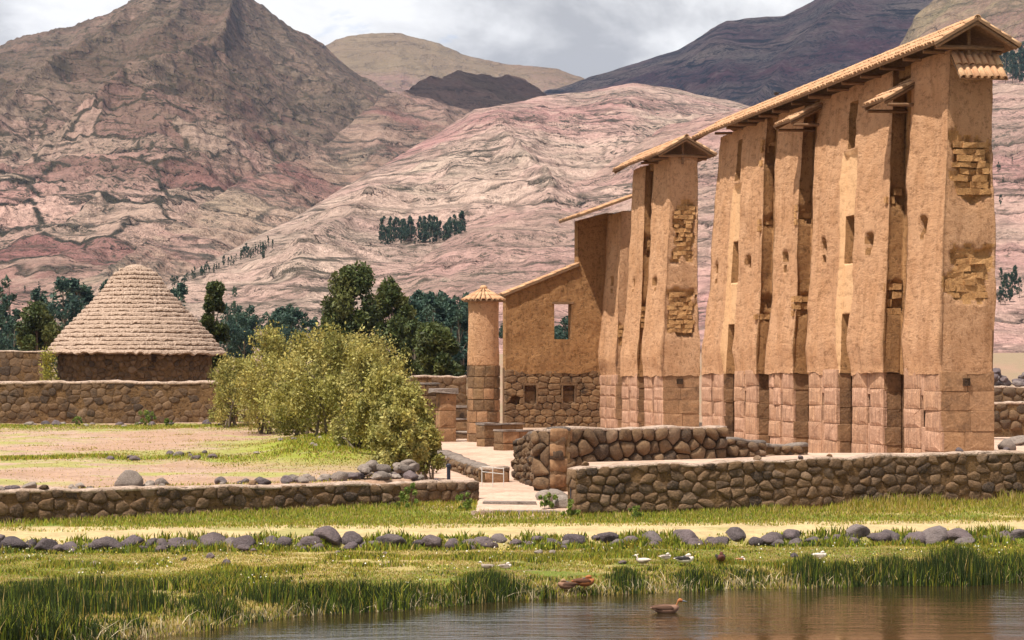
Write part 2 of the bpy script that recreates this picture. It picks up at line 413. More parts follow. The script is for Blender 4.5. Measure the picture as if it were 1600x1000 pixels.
tag(mk('pond_water', np.stack([WX, WY, WX*0], -1), np.stack([idx[:-1, :-1], idx[:-1, 1:], idx[1:, 1:], idx[1:, :-1]], -1).reshape(-1, 4), water_m), kind='structure')

# ------------------------------------------------------------------ mountains
def m_mount(soil, tan, purple, scrub, veg=0.5, terr=14.0, tstr=0.8, fields=0.0, fscale=0.03, top=None, dens=0.45, fine=0.6):
    """bare terraced slope: soils, dry grass, scrub that follows the terrace edges, field hedges"""
    def f(b):
        g = geo(b)
        w = b.noise(g, 0.012, 5, 0.6); w2 = b.noise(g, 0.05, 5, 0.62); w3 = b.noise(g, 0.22, 5, 0.7)
        big = b.noise(b.mapping(g, (0.004, 0.003, 0.008)), 1.0, 4, 0.55)
        c = b.mix(b.ramp(w, [(0.38, 0.0), (0.62, 1.0)]), soil, tan)
        c = b.mix(b.ramp(big, [(0.48, 0.0), (0.60, 0.9)]), c, purple)
        c = b.mix(b.ramp(w2, [(0.5, 0.0), (0.7, 0.55)]), c, tuple(x*1.25 for x in tan))
        sep = b.n('ShaderNodeSeparateXYZ', None, Vector=g)
        z = sep.outputs[2]
        if fields > 0:
            vv = b.n('ShaderNodeVectorMath', {'operation': 'ADD'}, i0=b.mapping(g, (fscale, fscale*0.55, fscale*1.6)))
            nn = b.n('ShaderNodeTexNoise', None, Vector=g, Scale=0.035, Detail=4.0)
            sc = b.n('ShaderNodeVectorMath', {'operation': 'SCALE'}, i0=nn.outputs['Color']); sc.inputs['Scale'].default_value = 0.32
            b.t.links.new(sc.outputs[0], vv.inputs[1])
            v1 = b.n('ShaderNodeTexVoronoi', {'feature': 'F1'}, Vector=vv.outputs[0], Scale=1.0)
            v2 = b.n('ShaderNodeTexVoronoi', {'feature': 'DISTANCE_TO_EDGE'}, Vector=vv.outputs[0], Scale=1.0)
            rc = b.n('ShaderNodeSeparateColor', None, Color=v1.outputs['Color'])
            fmask = b.ramp(b.noise(g, 0.006, 3, 0.5), [(0.40, 0.0), (0.52, fields)])
            tint = b.ramp(rc.outputs[0], [(0.0, tuple(x*1.2 for x in soil)), (0.4, tan), (0.7, purple), (1.0, tuple(x*1.35 for x in soil))])
            c = b.mix(b.math('MULTIPLY', fmask, 0.75), c, tint)
            edge = b.ramp(v2.outputs[0], [(0.02, 1.0), (0.05, 0.0)])
            edge = b.math('MULTIPLY', edge, b.ramp(w2, [(0.38, 0.0), (0.46, 1.0)]))
            c = b.mix(b.math('MULTIPLY', edge, b.math('MULTIPLY', fmask, 1.0)), c, scrub)
        # terrace edges: thin dark broken contour lines
        zz = b.math('ADD', z, b.math('MULTIPLY', w, terr*3.0))
        zz = b.math('ADD', zz, b.math('MULTIPLY', w2, terr*1.2))
        fr = b.math('FRACT', b.math('DIVIDE', zz, terr))
        ln = b.ramp(fr, [(0.0, 1.0), (0.22, 0.0), (0.93, 0.0), (1.0, 1.0)])
        brk = b.ramp(b.noise(b.mapping(g, (0.02, 0.02, 0.05)), 1.0, 4, 0.6), [(0.45, 0.0), (0.56, 1.0)])
        c = b.mix(b.math('MULTIPLY', b.math('MULTIPLY', ln, brk), tstr), c, scrub)
        # scrub: clustered dark dots and dashes that follow the contours
        w4 = b.noise(g, fine, 4, 0.7)
        dots = b.ramp(b.math('ADD', b.math('MULTIPLY', w3, 0.5), b.math('MULTIPLY', w4, 0.5)), [(0.50, 0.0), (0.56, 1.0)])
        clus = b.ramp(b.noise(g, 0.018, 6, 0.65), [(dens, 0.12), (dens+0.13, veg)])
        c = b.mix(b.math('MULTIPLY', dots, clus), c, scrub)
        da = b.ramp(b.noise(b.mapping(g, (fine*0.09, fine*0.09, fine*0.8)), 1.0, 5, 0.65, 0.4), [(0.53, 0.0), (0.60, 1.0)])
        dm = b.ramp(b.noise(g, 0.011, 5, 0.6), [(0.40, 0.15), (0.58, tstr)])
        c = b.mix(b.math('MULTIPLY', da, dm), c, tuple(x*1.15 for x in scrub))
        soft = b.ramp(b.noise(g, 0.009, 5, 0.6), [(dens+0.02, 0.0), (dens+0.22, veg*0.35)])
        c = b.mix(soft, c, tuple(x*2.4 for x in scrub))
        gr = b.ramp(w4, [(0.3, 0.6), (0.7, 1.3)])
        c = b.mix(1.0, c, gr, 'MULTIPLY')
        if top:
            tm = b.math('ADD', b.math('ADD', z, b.math('MULTIPLY', w, 90.0)), b.math('MULTIPLY', b.math('SUBTRACT', w2, 0.5), 90.0))
            mr = b.n('ShaderNodeMapRange', None, i0=tm, i1=top[0], i2=top[1])
            c = b.mix(b.math('MULTIPLY', mr.outputs[0], b.ramp(w3, [(0.35, 0.95), (0.65, 0.45)])), c, top[2])
        h = b.math('ADD', b.math('MULTIPLY', w2, 2.0), b.math('ADD', w3, b.math('MULTIPLY', ln, 0.5)))
        h = b.math('ADD', h, b.math('MULTIPLY', w4, 0.4))
        finish(b, c, 1.0, h, 1.0, 4.5, 0.05)
    return f
SURF = {}
def mountain(name, sil, dr, df, zf, p, m, amp=1.0, spurs=(), pxa=-260, pxb=1860, nc=520, nr=190, seed=1, gul=0.03, edge=0.4, rill=5.0):
    px = np.linspace(pxa, pxb, nc)
    ys = np.interp(px, *zip(*sil)); Dr = np.interp(px, *zip(*dr)); Df = np.interp(px, *zip(*df)) if isinstance(df, (list, tuple)) else np.full(nc, float(df))
    ys = ys+2.2*fbm(px*0.03, px*0, 0, 4, seed)
    zr = E+(585-ys)*Dr/FP
    t = np.concatenate([np.linspace(0, 1, nr), np.linspace(1, 1.35, 14)[1:]])
    T, PXX = np.meshgrid(t, px, indexing='ij')
    D = Df+(Dr-Df)*T
    Tc = np.minimum(T, 1)
    Zt = zf+(zr-zf)*Tc**p
    Zt = np.where(T > 1, zr-(T-1)*(Dr-Df)*0.5, Zt)
    X = (PXX-800)/FP*D
    span = (zr-zf)
    win = np.clip(Tc*5, 0, 1)*(1-edge*ss(0.72, 1.0, Tc))*np.where(T > 1, 0.3, 1)
    wx_ = X+45*fbm(X*0.004, D*0.004, 0, 3, seed+3)
    r = ridged(wx_*gul*0.35, D*gul*0.09, 5, seed+7)-0.55
    rl = ridged(wx_*gul*1.5+2.0*fbm(X*0.01, D*0.01, 0, 2, seed+2), D*gul*0.22, 4, seed+17)-0.5
    fb = fbm(X*0.006, D*0.006, 0, 5, seed+9)
    sm = fbm(X*0.03, D*0.03, 0, 4, seed+13)
    Z = Zt+win*amp*(0.16*np.minimum(span, 160)*r+0.07*np.minimum(span, 200)*fb+2.2*sm+rill*rl*np.clip(Tc*3, 0, 1))
    # spurs: ridges running down the slope, given along image polylines
    ysc = 585-(Zt-E)*FP/D
    for pts, hgt, wid in spurs:
        pts = np.array(pts, float); best = np.full(X.shape, 1e9); side = 0
        for a_, b_ in zip(pts[:-1], pts[1:]):
            ab = b_-a_; L2 = ab@ab
            k = np.clip(((PXX-a_[0])*ab[0]+(ysc-a_[1])*ab[1])/L2, 0, 1)
            dd = np.hypot(PXX-(a_[0]+k*ab[0]), ysc-(a_[1]+k*ab[1])); best = np.minimum(best, dd)
        Z = Z+hgt*np.exp(-best/wid)*np.clip(Tc*4, 0, 1)*(1-ss(0.93, 1, Tc))
    # small terrace risers on the slope
    st = 7.0; zz = Z/st+1.5*fbm(X*0.01, D*0.01, 0, 3, seed+23); fz = zz-np.floor(zz)
    Z = Z+win*(ss(0.55, 1, fz)-fz)*st*0.30
    V = np.stack([X, D, Z], -1); nrr, ncc = X.shape
    idx = np.arange(nrr*ncc).reshape(nrr, ncc)
    F = np.stack([idx[:-1, :-1], idx[:-1, 1:], idx[1:, 1:], idx[1:, :-1]], -1).reshape(-1, 4)
    o = mk(name, V, F, m, None, True); tag(o, kind='structure')
    SURF[name] = (px, V)
    return o
def on_slope(name, px, py):
    """the visible point of a slope in a given direction"""
    pxs, V = SURF[name]
    j = int(np.clip(np.searchsorted(pxs, px), 0, len(pxs)-1)); col = V[:, j]
    y = 585-(col[:, 2]-E)*FP/col[:, 1]
    k = np.argmax(y <= py)
    return col[k]
PK = (0.48, 0.295, 0.245); TN = (0.46, 0.34, 0.26); PU = (0.23, 0.10, 0.09); SC = (0.055, 0.05, 0.036)
mtA = mat('slope_left_peak', m_mount(PK, TN, PU, (0.036, 0.032, 0.023), 0.95, 15, 0.95, 1.0, 0.020, (130, 270, (0.085, 0.062, 0.036)), 0.39, 0.27))
mtB = mat('slope_back', m_mount((0.30, 0.205, 0.15), (0.29, 0.22, 0.145), (0.27, 0.15, 0.14), (0.07, 0.052, 0.038), 0.75, 26, 0.85, 0, 0.02, (455, 560, (0.17, 0.122, 0.07)), 0.44, 0.14))
mtC = mat('slope_right_peak', m_mount((0.25, 0.16, 0.165), (0.33, 0.26, 0.225), (0.19, 0.085, 0.11), (0.030, 0.034, 0.045), 0.95, 24, 1.0, 0, 0.02, None, 0.40, 0.13))
mtD = mat('slope_hump', m_mount((0.40, 0.25, 0.205), (0.38, 0.285, 0.205), PU, (0.045, 0.042, 0.034), 0.85, 14, 0.9, 0.6, 0.022, (175, 290, (0.12, 0.08, 0.065)), 0.42, 0.33))
mtE = mat('slope_middle', m_mount((0.52, 0.345, 0.29), (0.52, 0.395, 0.31), (0.42, 0.225, 0.205), (0.045, 0.04, 0.03), 0.95, 11, 0.9, 0.45, 0.026, None, 0.42, 0.36))
mtF = mat('slope_front', m_mount((0.50, 0.30, 0.26), (0.45, 0.315, 0.25), (0.44, 0.23, 0.21), (0.05, 0.044, 0.033), 0.9, 8, 0.8, 0.3, 0.03, None, 0.44, 0.5))
mtG = mat('slope_right_shoulder', m_mount((0.26, 0.18, 0.12), (0.25, 0.205, 0.115), (0.24, 0.14, 0.115), (0.06, 0.053, 0.033), 0.7, 16, 0.7, 0.4, 0.02, None, 0.44, 0.3))
mountain('mountain_back', [(-300, 200), (300, 170), (440, 100), (510, 70), (545, 58), (580, 52), (625, 53), (680, 68), (730, 88), (800, 102), (870, 108), (905, 120), (960, 145), (1200, 200), (1900, 240)],
         [(-300, 3900), (1900, 3900)], 2600, 60, 1.0, mtB, 0.7, pxa=300, pxb=1100, nc=260, nr=120, seed=31)
mountain('mountain_right', [(-300, 320), (600, 230), (820, 152), (905, 126), (960, 110), (1010, 95), (1060, 80), (1078, 68), (1110, 45), (1135, 33), (1180, 29), (1225, 26), (1260, 8), (1300, -15), (1400, -45), (1600, -70), (1900, -60)],
         [(-300, 3000), (1900, 3000)], 1500, 30, 1.05, mtC, 0.9, spurs=[([(1330, 20), (1300, 60), (1230, 130), (1180, 210)], 26, 30), ([(1120, 80), (1070, 130), (1010, 175)], 18, 26)], pxa=500, nc=420, nr=170, seed=51, edge=0.8)
mountain('mountain_left', [(-300, 150), (-100, 95), (0, 71), (60, 51), (120, 36), (200, 4), (240, -30), (300, -48), (350, -38), (388, -3), (410, 14), (450, 42), (480, 60), (505, 72), (560, 112), (620, 152), (760, 240), (900, 330), (1900, 500)],
         [(-300, 2300), (300, 2500), (900, 2700), (1900, 2700)], [(-300, 640), (200, 700), (700, 1100), (1900, 1300)], 12, 1.15, mtA, 1.0,
         spurs=[([(372, 10), (350, 90), (250, 150), (180, 190), (105, 240)], 22, 20), ([(420, 30), (470, 110), (540, 180)], 10, 20), ([(250, 20), (160, 110), (60, 170), (-40, 260)], 26, 18), ([(300, 5), (270, 70), (200, 140)], 14, 14)],
         pxb=900, nc=560, nr=360, seed=61, gul=0.05, rill=10)
mountain('mountain_hump', [(-300, 560), (60, 480), (168, 420), (252, 361), (378, 286), (462, 252), (520, 222), (544, 206), (568, 182), (590, 160), (651, 136), (694, 124), (750, 117), (787, 120), (844, 140), (920, 180), (1900, 400)],
         [(-300, 700), (168, 800), (460, 1250), (650, 1750), (800, 2000), (1900, 2000)], [(-300, 480), (800, 900), (1900, 900)], 10, 1.1, mtD, 0.8, pxb=1100, nc=420, nr=190, seed=71, gul=0.05)
mountain('mountain_shoulder', [(-300, 400), (1200, 200), (1380, 92), (1434, 51), (1468, 20), (1490, 2), (1560, -40), (1700, -80), (1900, -90)],
         [(-300, 1900), (1900, 1900)], 900, 20, 1.05, mtG, 0.9, spurs=[([(1588, 5), (1500, 40), (1430, 90)], 30, 18)], pxa=1150, nc=240, nr=150, seed=81, gul=0.05)
mountain('hill_middle', [(-300, 600), (100, 545), (200, 482), (270, 440), (350, 396), (450, 345), (567, 276), (661, 220), (741, 173), (848, 149), (919, 141), (990, 128), (1060, 140), (1150, 160), (1300, 200), (1900, 260)],
         [(-300, 520), (270, 640), (450, 880), (661, 1250), (919, 1650), (1300, 1700), (1900, 1700)], [(-300, 400), (1900, 470)], 8, 1.08, mtE, 0.5, spurs=[([(780, 215), (810, 260), (860, 320)], 9, 30), ([(600, 320), (540, 370), (470, 420)], 8, 30)], pxb=1500, nc=460, nr=230, seed=91, gul=0.06, edge=0.85)
mountain('hill_front', [(-300, 640), (480, 575), (560, 480), (637, 424), (778, 323), (850, 298), (919, 279), (980, 240), (1036, 199), (1106, 181), (1200, 168), (1400, 135), (1600, 112), (1900, 90)],
         [(-300, 420), (560, 520), (778, 800), (1036, 1100), (1900, 1250)], [(-300, 360), (1900, 400)], 7, 1.05, mtF, 0.5, pxa=400, nc=400, nr=200, seed=101, gul=0.07)

def cloud(name, cen, ext, n, seed):
    r = np.random.default_rng(seed); parts = []
    bv, bf = [], []
    m = 18
    for i in range(n):
        q = r.uniform(-1, 1, 3); q[2] *= 0.5
        if q[0]**2+q[1]**2 > 1: q[:2] *= 0.7
        rad = ext[2]*r.uniform(0.7, 1.5); c0 = np.array(cen)+q*np.array(ext)
        th = np.linspace(0, np.pi, m//2+1); ph = np.linspace(0, 2*np.pi, m, endpoint=False)
        rings = []
        for t in th:
            d_ = np.stack([np.sin(t)*np.cos(ph), np.sin(t)*np.sin(ph), np.full(m, np.cos(t))], -1)
            k = rad*(1+0.35*fbm(d_[:, 0]*1.6+i, d_[:, 1]*1.6, d_[:, 2]*1.6, 3, seed))[:, None]
            rings.append(c0+d_*k*np.array([1.35, 1.35, 0.7]))
        parts.append(loft(rings, True, False))
    V, F = join(parts)
    o = mk(name, V, F, cloud_m, None, True); tag(o, kind='structure')
cloud_m = flat('cloud_white', (0.85, 0.85, 0.86), 1.0)
cloud('cloud', (75, 2200, 1500), (370, 640, 105), 60, 4)
cloud('cloud', (-470, 1400, 1500), (105, 105, 36), 24, 9)
# ------------------------------------------------------------------ masonry tools
def clip_poly(poly, m, d):
    """keep the side of the bisector through m (normal d) that lies behind d"""
    out = []; n = len(poly)
    for i in range(n):
        a, b_ = poly[i], poly[(i+1) % n]
        da = (a[0]-m[0])*d[0]+(a[1]-m[1])*d[1]; db = (b_[0]-m[0])*d[0]+(b_[1]-m[1])*d[1]
        if da <= 0: out.append(a)
        if (da < 0) != (db < 0) and da != db:
            t = da/(da-db); out.append((a[0]+(b_[0]-a[0])*t, a[1]+(b_[1]-a[1])*t))
    return out
def cells(L, H, size, asp=1.35, jit=0.36):
    """irregular polygons that fill an L x H rectangle"""
    rows = max(1, int(round(H/size))); pts = []
    for r in range(rows):
        lx = size*asp*random.uniform(0.85, 1.2); n = max(1, int(round(L/lx)))
        off = random.uniform(-0.5, 0.5)*L/n if n > 2 else 0
        for i in range(n+1):
            x = (i+0.5)*L/n+off+random.uniform(-jit, jit)*L/n
            if -0.2*lx < x < L+0.2*lx: pts.append((min(max(x, 0.04*lx), L-0.04*lx)/asp, (r+0.5+random.uniform(-jit, jit))*H/rows))
    if not pts: pts = [(L/2/asp, H/2)]
    A = np.array(pts); out = []
    for i, p in enumerate(pts):
        poly = [(0, 0), (L/asp, 0), (L/asp, H), (0, H)]
        dd = np.hypot(A[:, 0]-p[0], A[:, 1]-p[1])
        for j in np.argsort(dd)[1:15]:
            q = A[j]
            if dd[j] < 1e-4: continue
            poly = clip_poly(poly, ((p[0]+q[0])/2, (p[1]+q[1])/2), (q[0]-p[0], q[1]-p[1]))
            if len(poly) < 3: break
        if len(poly) >= 3: out.append([(x*asp, y) for x, y in poly])
    return out
def chaikin(poly, k=0.25):
    out = []; n = len(poly)
    for i in range(n):
        a, b_ = poly[i], poly[(i+1) % n]
        out.append((a[0]+(b_[0]-a[0])*k, a[1]+(b_[1]-a[1])*k)); out.append((a[0]+(b_[0]-a[0])*(1-k), a[1]+(b_[1]-a[1])*(1-k)))
    return out
def stone(name, parent, fn, poly, m, gap=0.02, deep=0.10, proud=0.05, bulge=0.03, rnd=0.25, jit=0.012):
    """one stone: a rounded polygon of the wall face with depth; fn maps (s, z, o) to the world"""
    q = np.array(chaikin(poly, rnd) if rnd else poly); c = q.mean(0)
    r = np.hypot(*(q-c).T)
    q = c+(q-c)*np.clip(1-gap/np.maximum(r, 1e-3), 0.3, 1)[:, None]
    n = len(q)
    sz = math.sqrt(max(1e-4, abs(0.5*np.sum(q[:, 0]*np.roll(q[:, 1], -1)-q[:, 1]*np.roll(q[:, 0], -1)))))
    if sz < 0.045: return None
    tilt = np.array([random.uniform(-1, 1), random.uniform(-1, 1)])*bulge*0.8/sz
    V = []
    for sc, o in (((1.0, -deep), (1.0, proud*0.35), (0.90, proud*0.9), (0.55, proud+bulge*0.8)) if rnd else ((1.0, -deep), (1.0, proud*0.75), (0.965, proud), (0.6, proud+bulge*0.8))):
        for p in c+(q-c)*sc:
            oo = o+(tilt@(p-c) if o > 0 else 0)+random.uniform(-jit, jit)*(o > 0)
            V.append(fn(p[0], p[1], oo))
    V.append(fn(c[0], c[1], proud+bulge))
    F = []
    for k in range(3):
        for j in range(n): F.append((k*n+j, k*n+(j+1) % n, (k+1)*n+(j+1) % n, (k+1)*n+j))
    for j in range(n): F.append((3*n+j, 3*n+(j+1) % n, 4*n))
    return mk(name, V, F, m, parent, bool(rnd) and m is not basestone)
def rubble(parent, fn, L, zb, zt, size, m, asp=1.35, drop=0.05, gap=0.022, proud=0.05, bulge=0.04, name='stone', s0=0.0):
    """field stones over a wall face whose base and top follow zb(s), zt(s)"""
    H = (zt(L/2)-zb(L/2))
    for poly in cells(L, H, size, asp):
        if random.random() < drop: continue
        q = [(s0+x, zb(x)+(zt(x)-zb(x))*y/H) for x, y in poly]
        stone(name, parent, fn, q, m, gap, 0.10, proud*random.uniform(0.2, 1.6), bulge*random.uniform(0.4, 1.6), random.choice([0.14, 0.2, 0.25]))
def wall_core(parent, fn, L, zb, zt, thick, m, mcap=None, caph=0.07, step=0.3, seed=0, over=0.03):
    n = max(3, int(L/step)); S = np.linspace(0, L, n)
    secs, caps = [], []
    for s in S:
        b_, t = zb(s)-0.35, zt(s); w = 0.03*float(fbm(s*1.1, 0.3, 0, 3, seed)); w2 = 0.07*float(fbm(s*2.3, 4.3, 0, 4, seed+1))
        secs.append([fn(s, b_, 0.0), fn(s, (b_+t)/2, w), fn(s, t-0.02, w), fn(s, t-0.02, -thick), fn(s, b_, -thick)])
        if mcap is not None:
            cz = t+w2
            caps.append([fn(s, t-0.05, over+w), fn(s, cz+caph*0.55, over+w*0.5), fn(s, cz+caph, -thick*0.25), fn(s, cz+caph, -thick*0.75), fn(s, cz+caph*0.4, -thick-0.02), fn(s, t-0.05, -thick-0.02)])
    mk('mortar_core', *loft(secs), m, parent)
    if mcap is not None: mk('mud_cap', *loft(caps), mcap, parent, True)
def ashlar_rows(parent, fn, s0, s1, z0, z1, courses, blk, m, gap=0.012, proud=0.03, name='stone_block', bulge=0.012, jz=0.03, taper=0.0):
    zs = np.linspace(z0, z1, courses+1); zs[1:-1] += np.random.default_rng(int(abs(s0*100))+3).uniform(-jz, jz, courses-1) if courses > 1 else 0
    L = s1-s0
    for r in range(courses):
        n = max(1, int(round(L/blk+random.uniform(-0.3, 0.3)))); e = np.linspace(s0, s1, n+1)
        if n > 1: e[1:-1] += np.array([random.uniform(-0.18, 0.18) for _ in range(n-1)])*L/n
        for a, b_ in zip(e[:-1], e[1:]):
            k = min(0.02, (b_-a)*0.2)
            poly = [(a+k, zs[r]), (b_-k, zs[r]), (b_, zs[r]+k), (b_, zs[r+1]-k), (b_-k, zs[r+1]), (a+k, zs[r+1]), (a, zs[r+1]-k), (a, zs[r]+k)]
            stone(name, parent, fn, poly, m, gap, 0.06, proud*random.uniform(0.7, 1.5), bulge, 0, 0.008)
def tile_vf(p, a, c, u, l, w, h, th=0.018, seg=5, taper=0.85):
    """half-round clay tile starting at p, axis a, across c, up u"""
    V = []
    for k, (q, ww) in enumerate(((0, 1.0), (l, taper))):
        for rr in (0, th):
            ang = np.linspace(0, np.pi, seg+1)
            for t in ang: V.append(p+a*q+c*((w/2-rr)*ww*math.cos(t))+u*((h-rr)*ww*math.sin(t)))
    m = seg+1; F = []
    for j in range(seg):
        F.append((j, j+1, 2*m+j+1, 2*m+j)); F.append((m+j+1, m+j, 3*m+j, 3*m+j+1))
        F.append((j+1, j, m+j, m+j+1)); F.append((2*m+j, 2*m+j+1, 3*m+j+1, 3*m+j))
    return V, F
def tiles_on(p0, along, up_dir, nrm, ncol, nrow, pitch=0.21, l=0.46, exp=0.40, w=0.19, h=0.085, jit=0.012):
    """pantile rows: p0 lower corner, along the eave, up_dir up the slope"""
    out = []
    for i in range(ncol):
        for r in range(nrow):
            j = [random.uniform(-jit, jit) for _ in range(4)]
            p = p0+along*(pitch*(i+0.5)+j[0])+up_dir*(exp*r+j[1]*2.5)+nrm*(0.012+0.012*(r % 2)+abs(j[2]))
            a = up_dir-nrm*0.03+along*j[3]*0.9; a = a/np.linalg.norm(a)
            out.append(tile_vf(p, a, along, nrm, l, w*random.uniform(0.93, 1.07), h*random.uniform(0.9, 1.1)))
    return out
# ------------------------------------------------------------------ the temple spine
W = np.array([-0.1826, 0.9832]); NRM = np.array([-0.9832, -0.1826]); O0 = np.array([13.4, 70.0])
fS = frame(O0, W, NRM)
def s_at(px, o=0.0):
    u = (px-800)/FP; q = O0+NRM*o
    return (q[0]-u*q[1])/(u*W[1]-W[0])
def Yof(s): return O0[1]+W[1]*s
def sub(f, s0):
    return lambda s, z, o: f(s+s0, z, o)
def recess_poly(L, T, rec, ins=0.0):
    pts = [(ins, -ins)]
    for a, b_, d in rec: pts += [(a-ins, -ins), (a-ins, -d-ins), (b_+ins, -d-ins), (b_+ins, -ins)]
    return pts+[(L-ins, -ins), (L-ins, -T+ins), (ins, -T+ins)]
def temple_block(name, label, s0, L, T, base_rec, top_rec, strips, holes, erode, zb, zs, zt, bat, grooves_er, seed):
    f = sub(fS, s0)
    root = empty(name, (*fS(s0+L/2, 0, -T/2)[:2], zb), label, 'temple wall')
    # stone footing: core and single blocks
    eds = [0.0]+[x for r in base_rec for x in r[:2]]+[L]; hw = 0.30
    mids = [(eds[i]+eds[i+1])/2+random.uniform(-0.1, 0.1) for i in range(0, len(eds), 2)]
    allrec = sorted(list(base_rec)+[(m_-hw/2-0.05, m_+hw/2+0.05, 0.5) for m_ in mids])
    pts = recess_poly(L, T, allrec, 0.05); n = len(pts)
    V = [f(s, zb-0.4, o) for s, o in pts]+[f(s, zs-0.02, o) for s, o in pts]
    F = [(i, n+i, n+(i+1) % n, (i+1) % n) for i in range(n)]+[tuple(range(n, 2*n))]
    foot = mk('footing', V, F, pale_joint, root)
    edges = [0.0]+[x for r in base_rec for x in r[:2]]+[L]
    for i in range(0, len(edges), 2):
        a, b_ = edges[i], edges[i+1]; mid = mids[i//2]
        for (x0, x1) in ((a, mid-hw/2), (mid+hw/2, b_)):
            ashlar_rows(foot, lambda s, z, o: f(s, z, o-0.05), x0, x1, zb-0.15, zs+random.uniform(0.0, 0.14), 5, 1.1, ashlar, 0.005, 0.06, 'stone_block', 0.035)
        # above and below the slot the pier is closed
        for (z0, z1) in ((zb-0.15, zs-1.75), (zs-0.75, zs)):
            ashlar_rows(foot, lambda s, z, o: f(s, z, o-0.085), mid-hw/2-0.02, mid+hw/2+0.02, z0, z1, 1, 1.0, ashlar, 0.0, 0.05, 'stone_block')
    for a, b_, d in base_rec:     # the side of each recess that looks back down the wall
        g = lambda s, z, o, b_=b_: f(b_+0.05-o, z, -s)
        ashlar_rows(foot, g, 0.02, d, zb-0.15, zs-0.03, 5, 0.9, ashlar_dark, 0.004, 0.04, 'stone_block', 0.008)  # recess sides take the darker ashlar
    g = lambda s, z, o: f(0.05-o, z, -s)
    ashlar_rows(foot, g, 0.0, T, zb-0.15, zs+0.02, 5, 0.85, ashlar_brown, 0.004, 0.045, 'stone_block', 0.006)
    # adobe body
    cols = []   # (s, o, ns, no, face)
    def seg(a, b_, nrm, face, step, extra=()):
        a = np.array(a, float); b_ = np.array(b_, float); Ls = np.linalg.norm(b_-a); k = max(2, int(Ls/step))
        t = sorted(set(np.round(np.concatenate([np.linspace(0, 1, k), [e/Ls for e in extra if 0 < e < Ls]]), 5)))
        for q in t: cols.append((*(a+(b_-a)*q), *nrm, face))
    ex = []
    for st in strips:
        for (x0, x1) in [(st['a'], st['b'])]+[(w_[0], w_[1]) for w_ in st['wins']]:
            ex += [x0-0.012, x0+0.012, x1-0.012, x1+0.012]
    cur = 0.0
    for a, b_, d in list(top_rec)+[(L, None, None)]:
        seg((cur, 0), (a, 0), (0, 1), 'L', 0.11, [e-cur for e in ex if cur < e < a])
        if b_ is None: break
        seg((a, 0), (a, -d), (1, 0), 'S', 0.15); seg((a, -d), (b_, -d), (0, 1), 'B', 0.2); seg((b_, -d), (b_, 0), (-1, 0), 'S', 0.08)
        cur = b_
    seg((L, 0), (L, -T), (1, 0), 'F', 0.2); seg((L, -T), (0, -T), (0, -1), 'R', 0.5); seg((0, -T), (0, 0), (-1, 0), 'N', 0.09)
    cols = [c for i, c in enumerate(cols) if i == 0 or abs(c[0]-cols[i-1][0])+abs(c[1]-cols[i-1][1]) > 1e-4 or c[4] != cols[i-1][4]]
    S = np.array([c[0] for c in cols]); O = np.array([c[1] for c in cols]); NS = np.array([c[2] for c in cols], float); NO = np.array([c[3] for c in cols], float)
    FC = np.array([c[4] for c in cols])
    # corners share a direction so that the skin stays closed
    for i in range(len(cols)):
        j = (i+1) % len(cols)
        if FC[i] != FC[j] and abs(S[i]-S[j])+abs(O[i]-O[j]) < 1e-3:
            a = np.array([NS[i]+NS[j], NO[i]+NO[j]]); a /= max(1e-6, np.linalg.norm(a)); NS[i] = NS[j] = a[0]; NO[i] = NO[j] = a[1]
    zr = set(np.round(np.linspace(zs-0.03, zt, int((zt-zs)/0.125)), 4))
    for st in strips:
        for w_ in st['wins']: zr |= {round(w_[2]-0.012, 4), round(w_[2]+0.012, 4), round(w_[3]-0.012, 4), round(w_[3]+0.012, 4)}
    Z = np.array(sorted(zr)); Z = Z[(Z >= zs-0.031) & (Z <= zt)]
    SS, ZZ = np.meshgrid(S, Z); OO = np.broadcast_to(O, SS.shape).copy()
    fr = np.clip((ZZ-zs)/(zt-zs), 0, 1)
    wpos = fS(0, 0, 0)
    XX = O0[0]+W[0]*(SS+s0)+NRM[0]*OO; YY = O0[1]+W[1]*(SS+s0)+NRM[1]*OO
    disp = 0.24*fbm(XX*0.3+YY*0.45, ZZ*0.28, XX*0.5, 3, seed)+0.085*fbm(YY*1.1, ZZ*0.9, XX*1.1, 4, seed+2)+0.03*fbm(YY*4, ZZ*3, XX*4, 3, seed+5)
    disp = disp+0.26*(1-fr)**4*(np.isin(FC, ('L',)))[None, :]*ss(0.0, 0.12, fr)+0.05*(1-fr)**5
    isN = (FC == 'N')[None, :]; isS = (FC == 'S')[None, :]; isL = (FC == 'L')[None, :]
    disp = np.where(isN, disp*0.6, disp)
    matid = np.zeros(SS.shape, int)
    for st in strips:
        w_ = ((SS > st['a']) & (SS < st['b'])) & isL & (ZZ < st.get('top', 99))
        disp = np.where(w_, -st['d']+0.015*fbm(SS*2, ZZ*2, 0, 2, seed), disp); matid = np.where(w_, 1, matid)
        for (x0, x1, z0, z1, dp) in st['wins']:
            q = (SS > x0) & (SS < x1) & (ZZ > z0) & (ZZ < z1) & isL
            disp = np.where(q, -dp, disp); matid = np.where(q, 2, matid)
    for (hs, hz, rs, rz, dp) in holes:
        hk = np.where(isL, np.exp(-(np.abs(SS-hs)/rs)**4-(np.abs(ZZ-hz)/rz)**4), 0); disp = disp-dp*hk; matid = np.where(hk > 0.35, 2, matid)
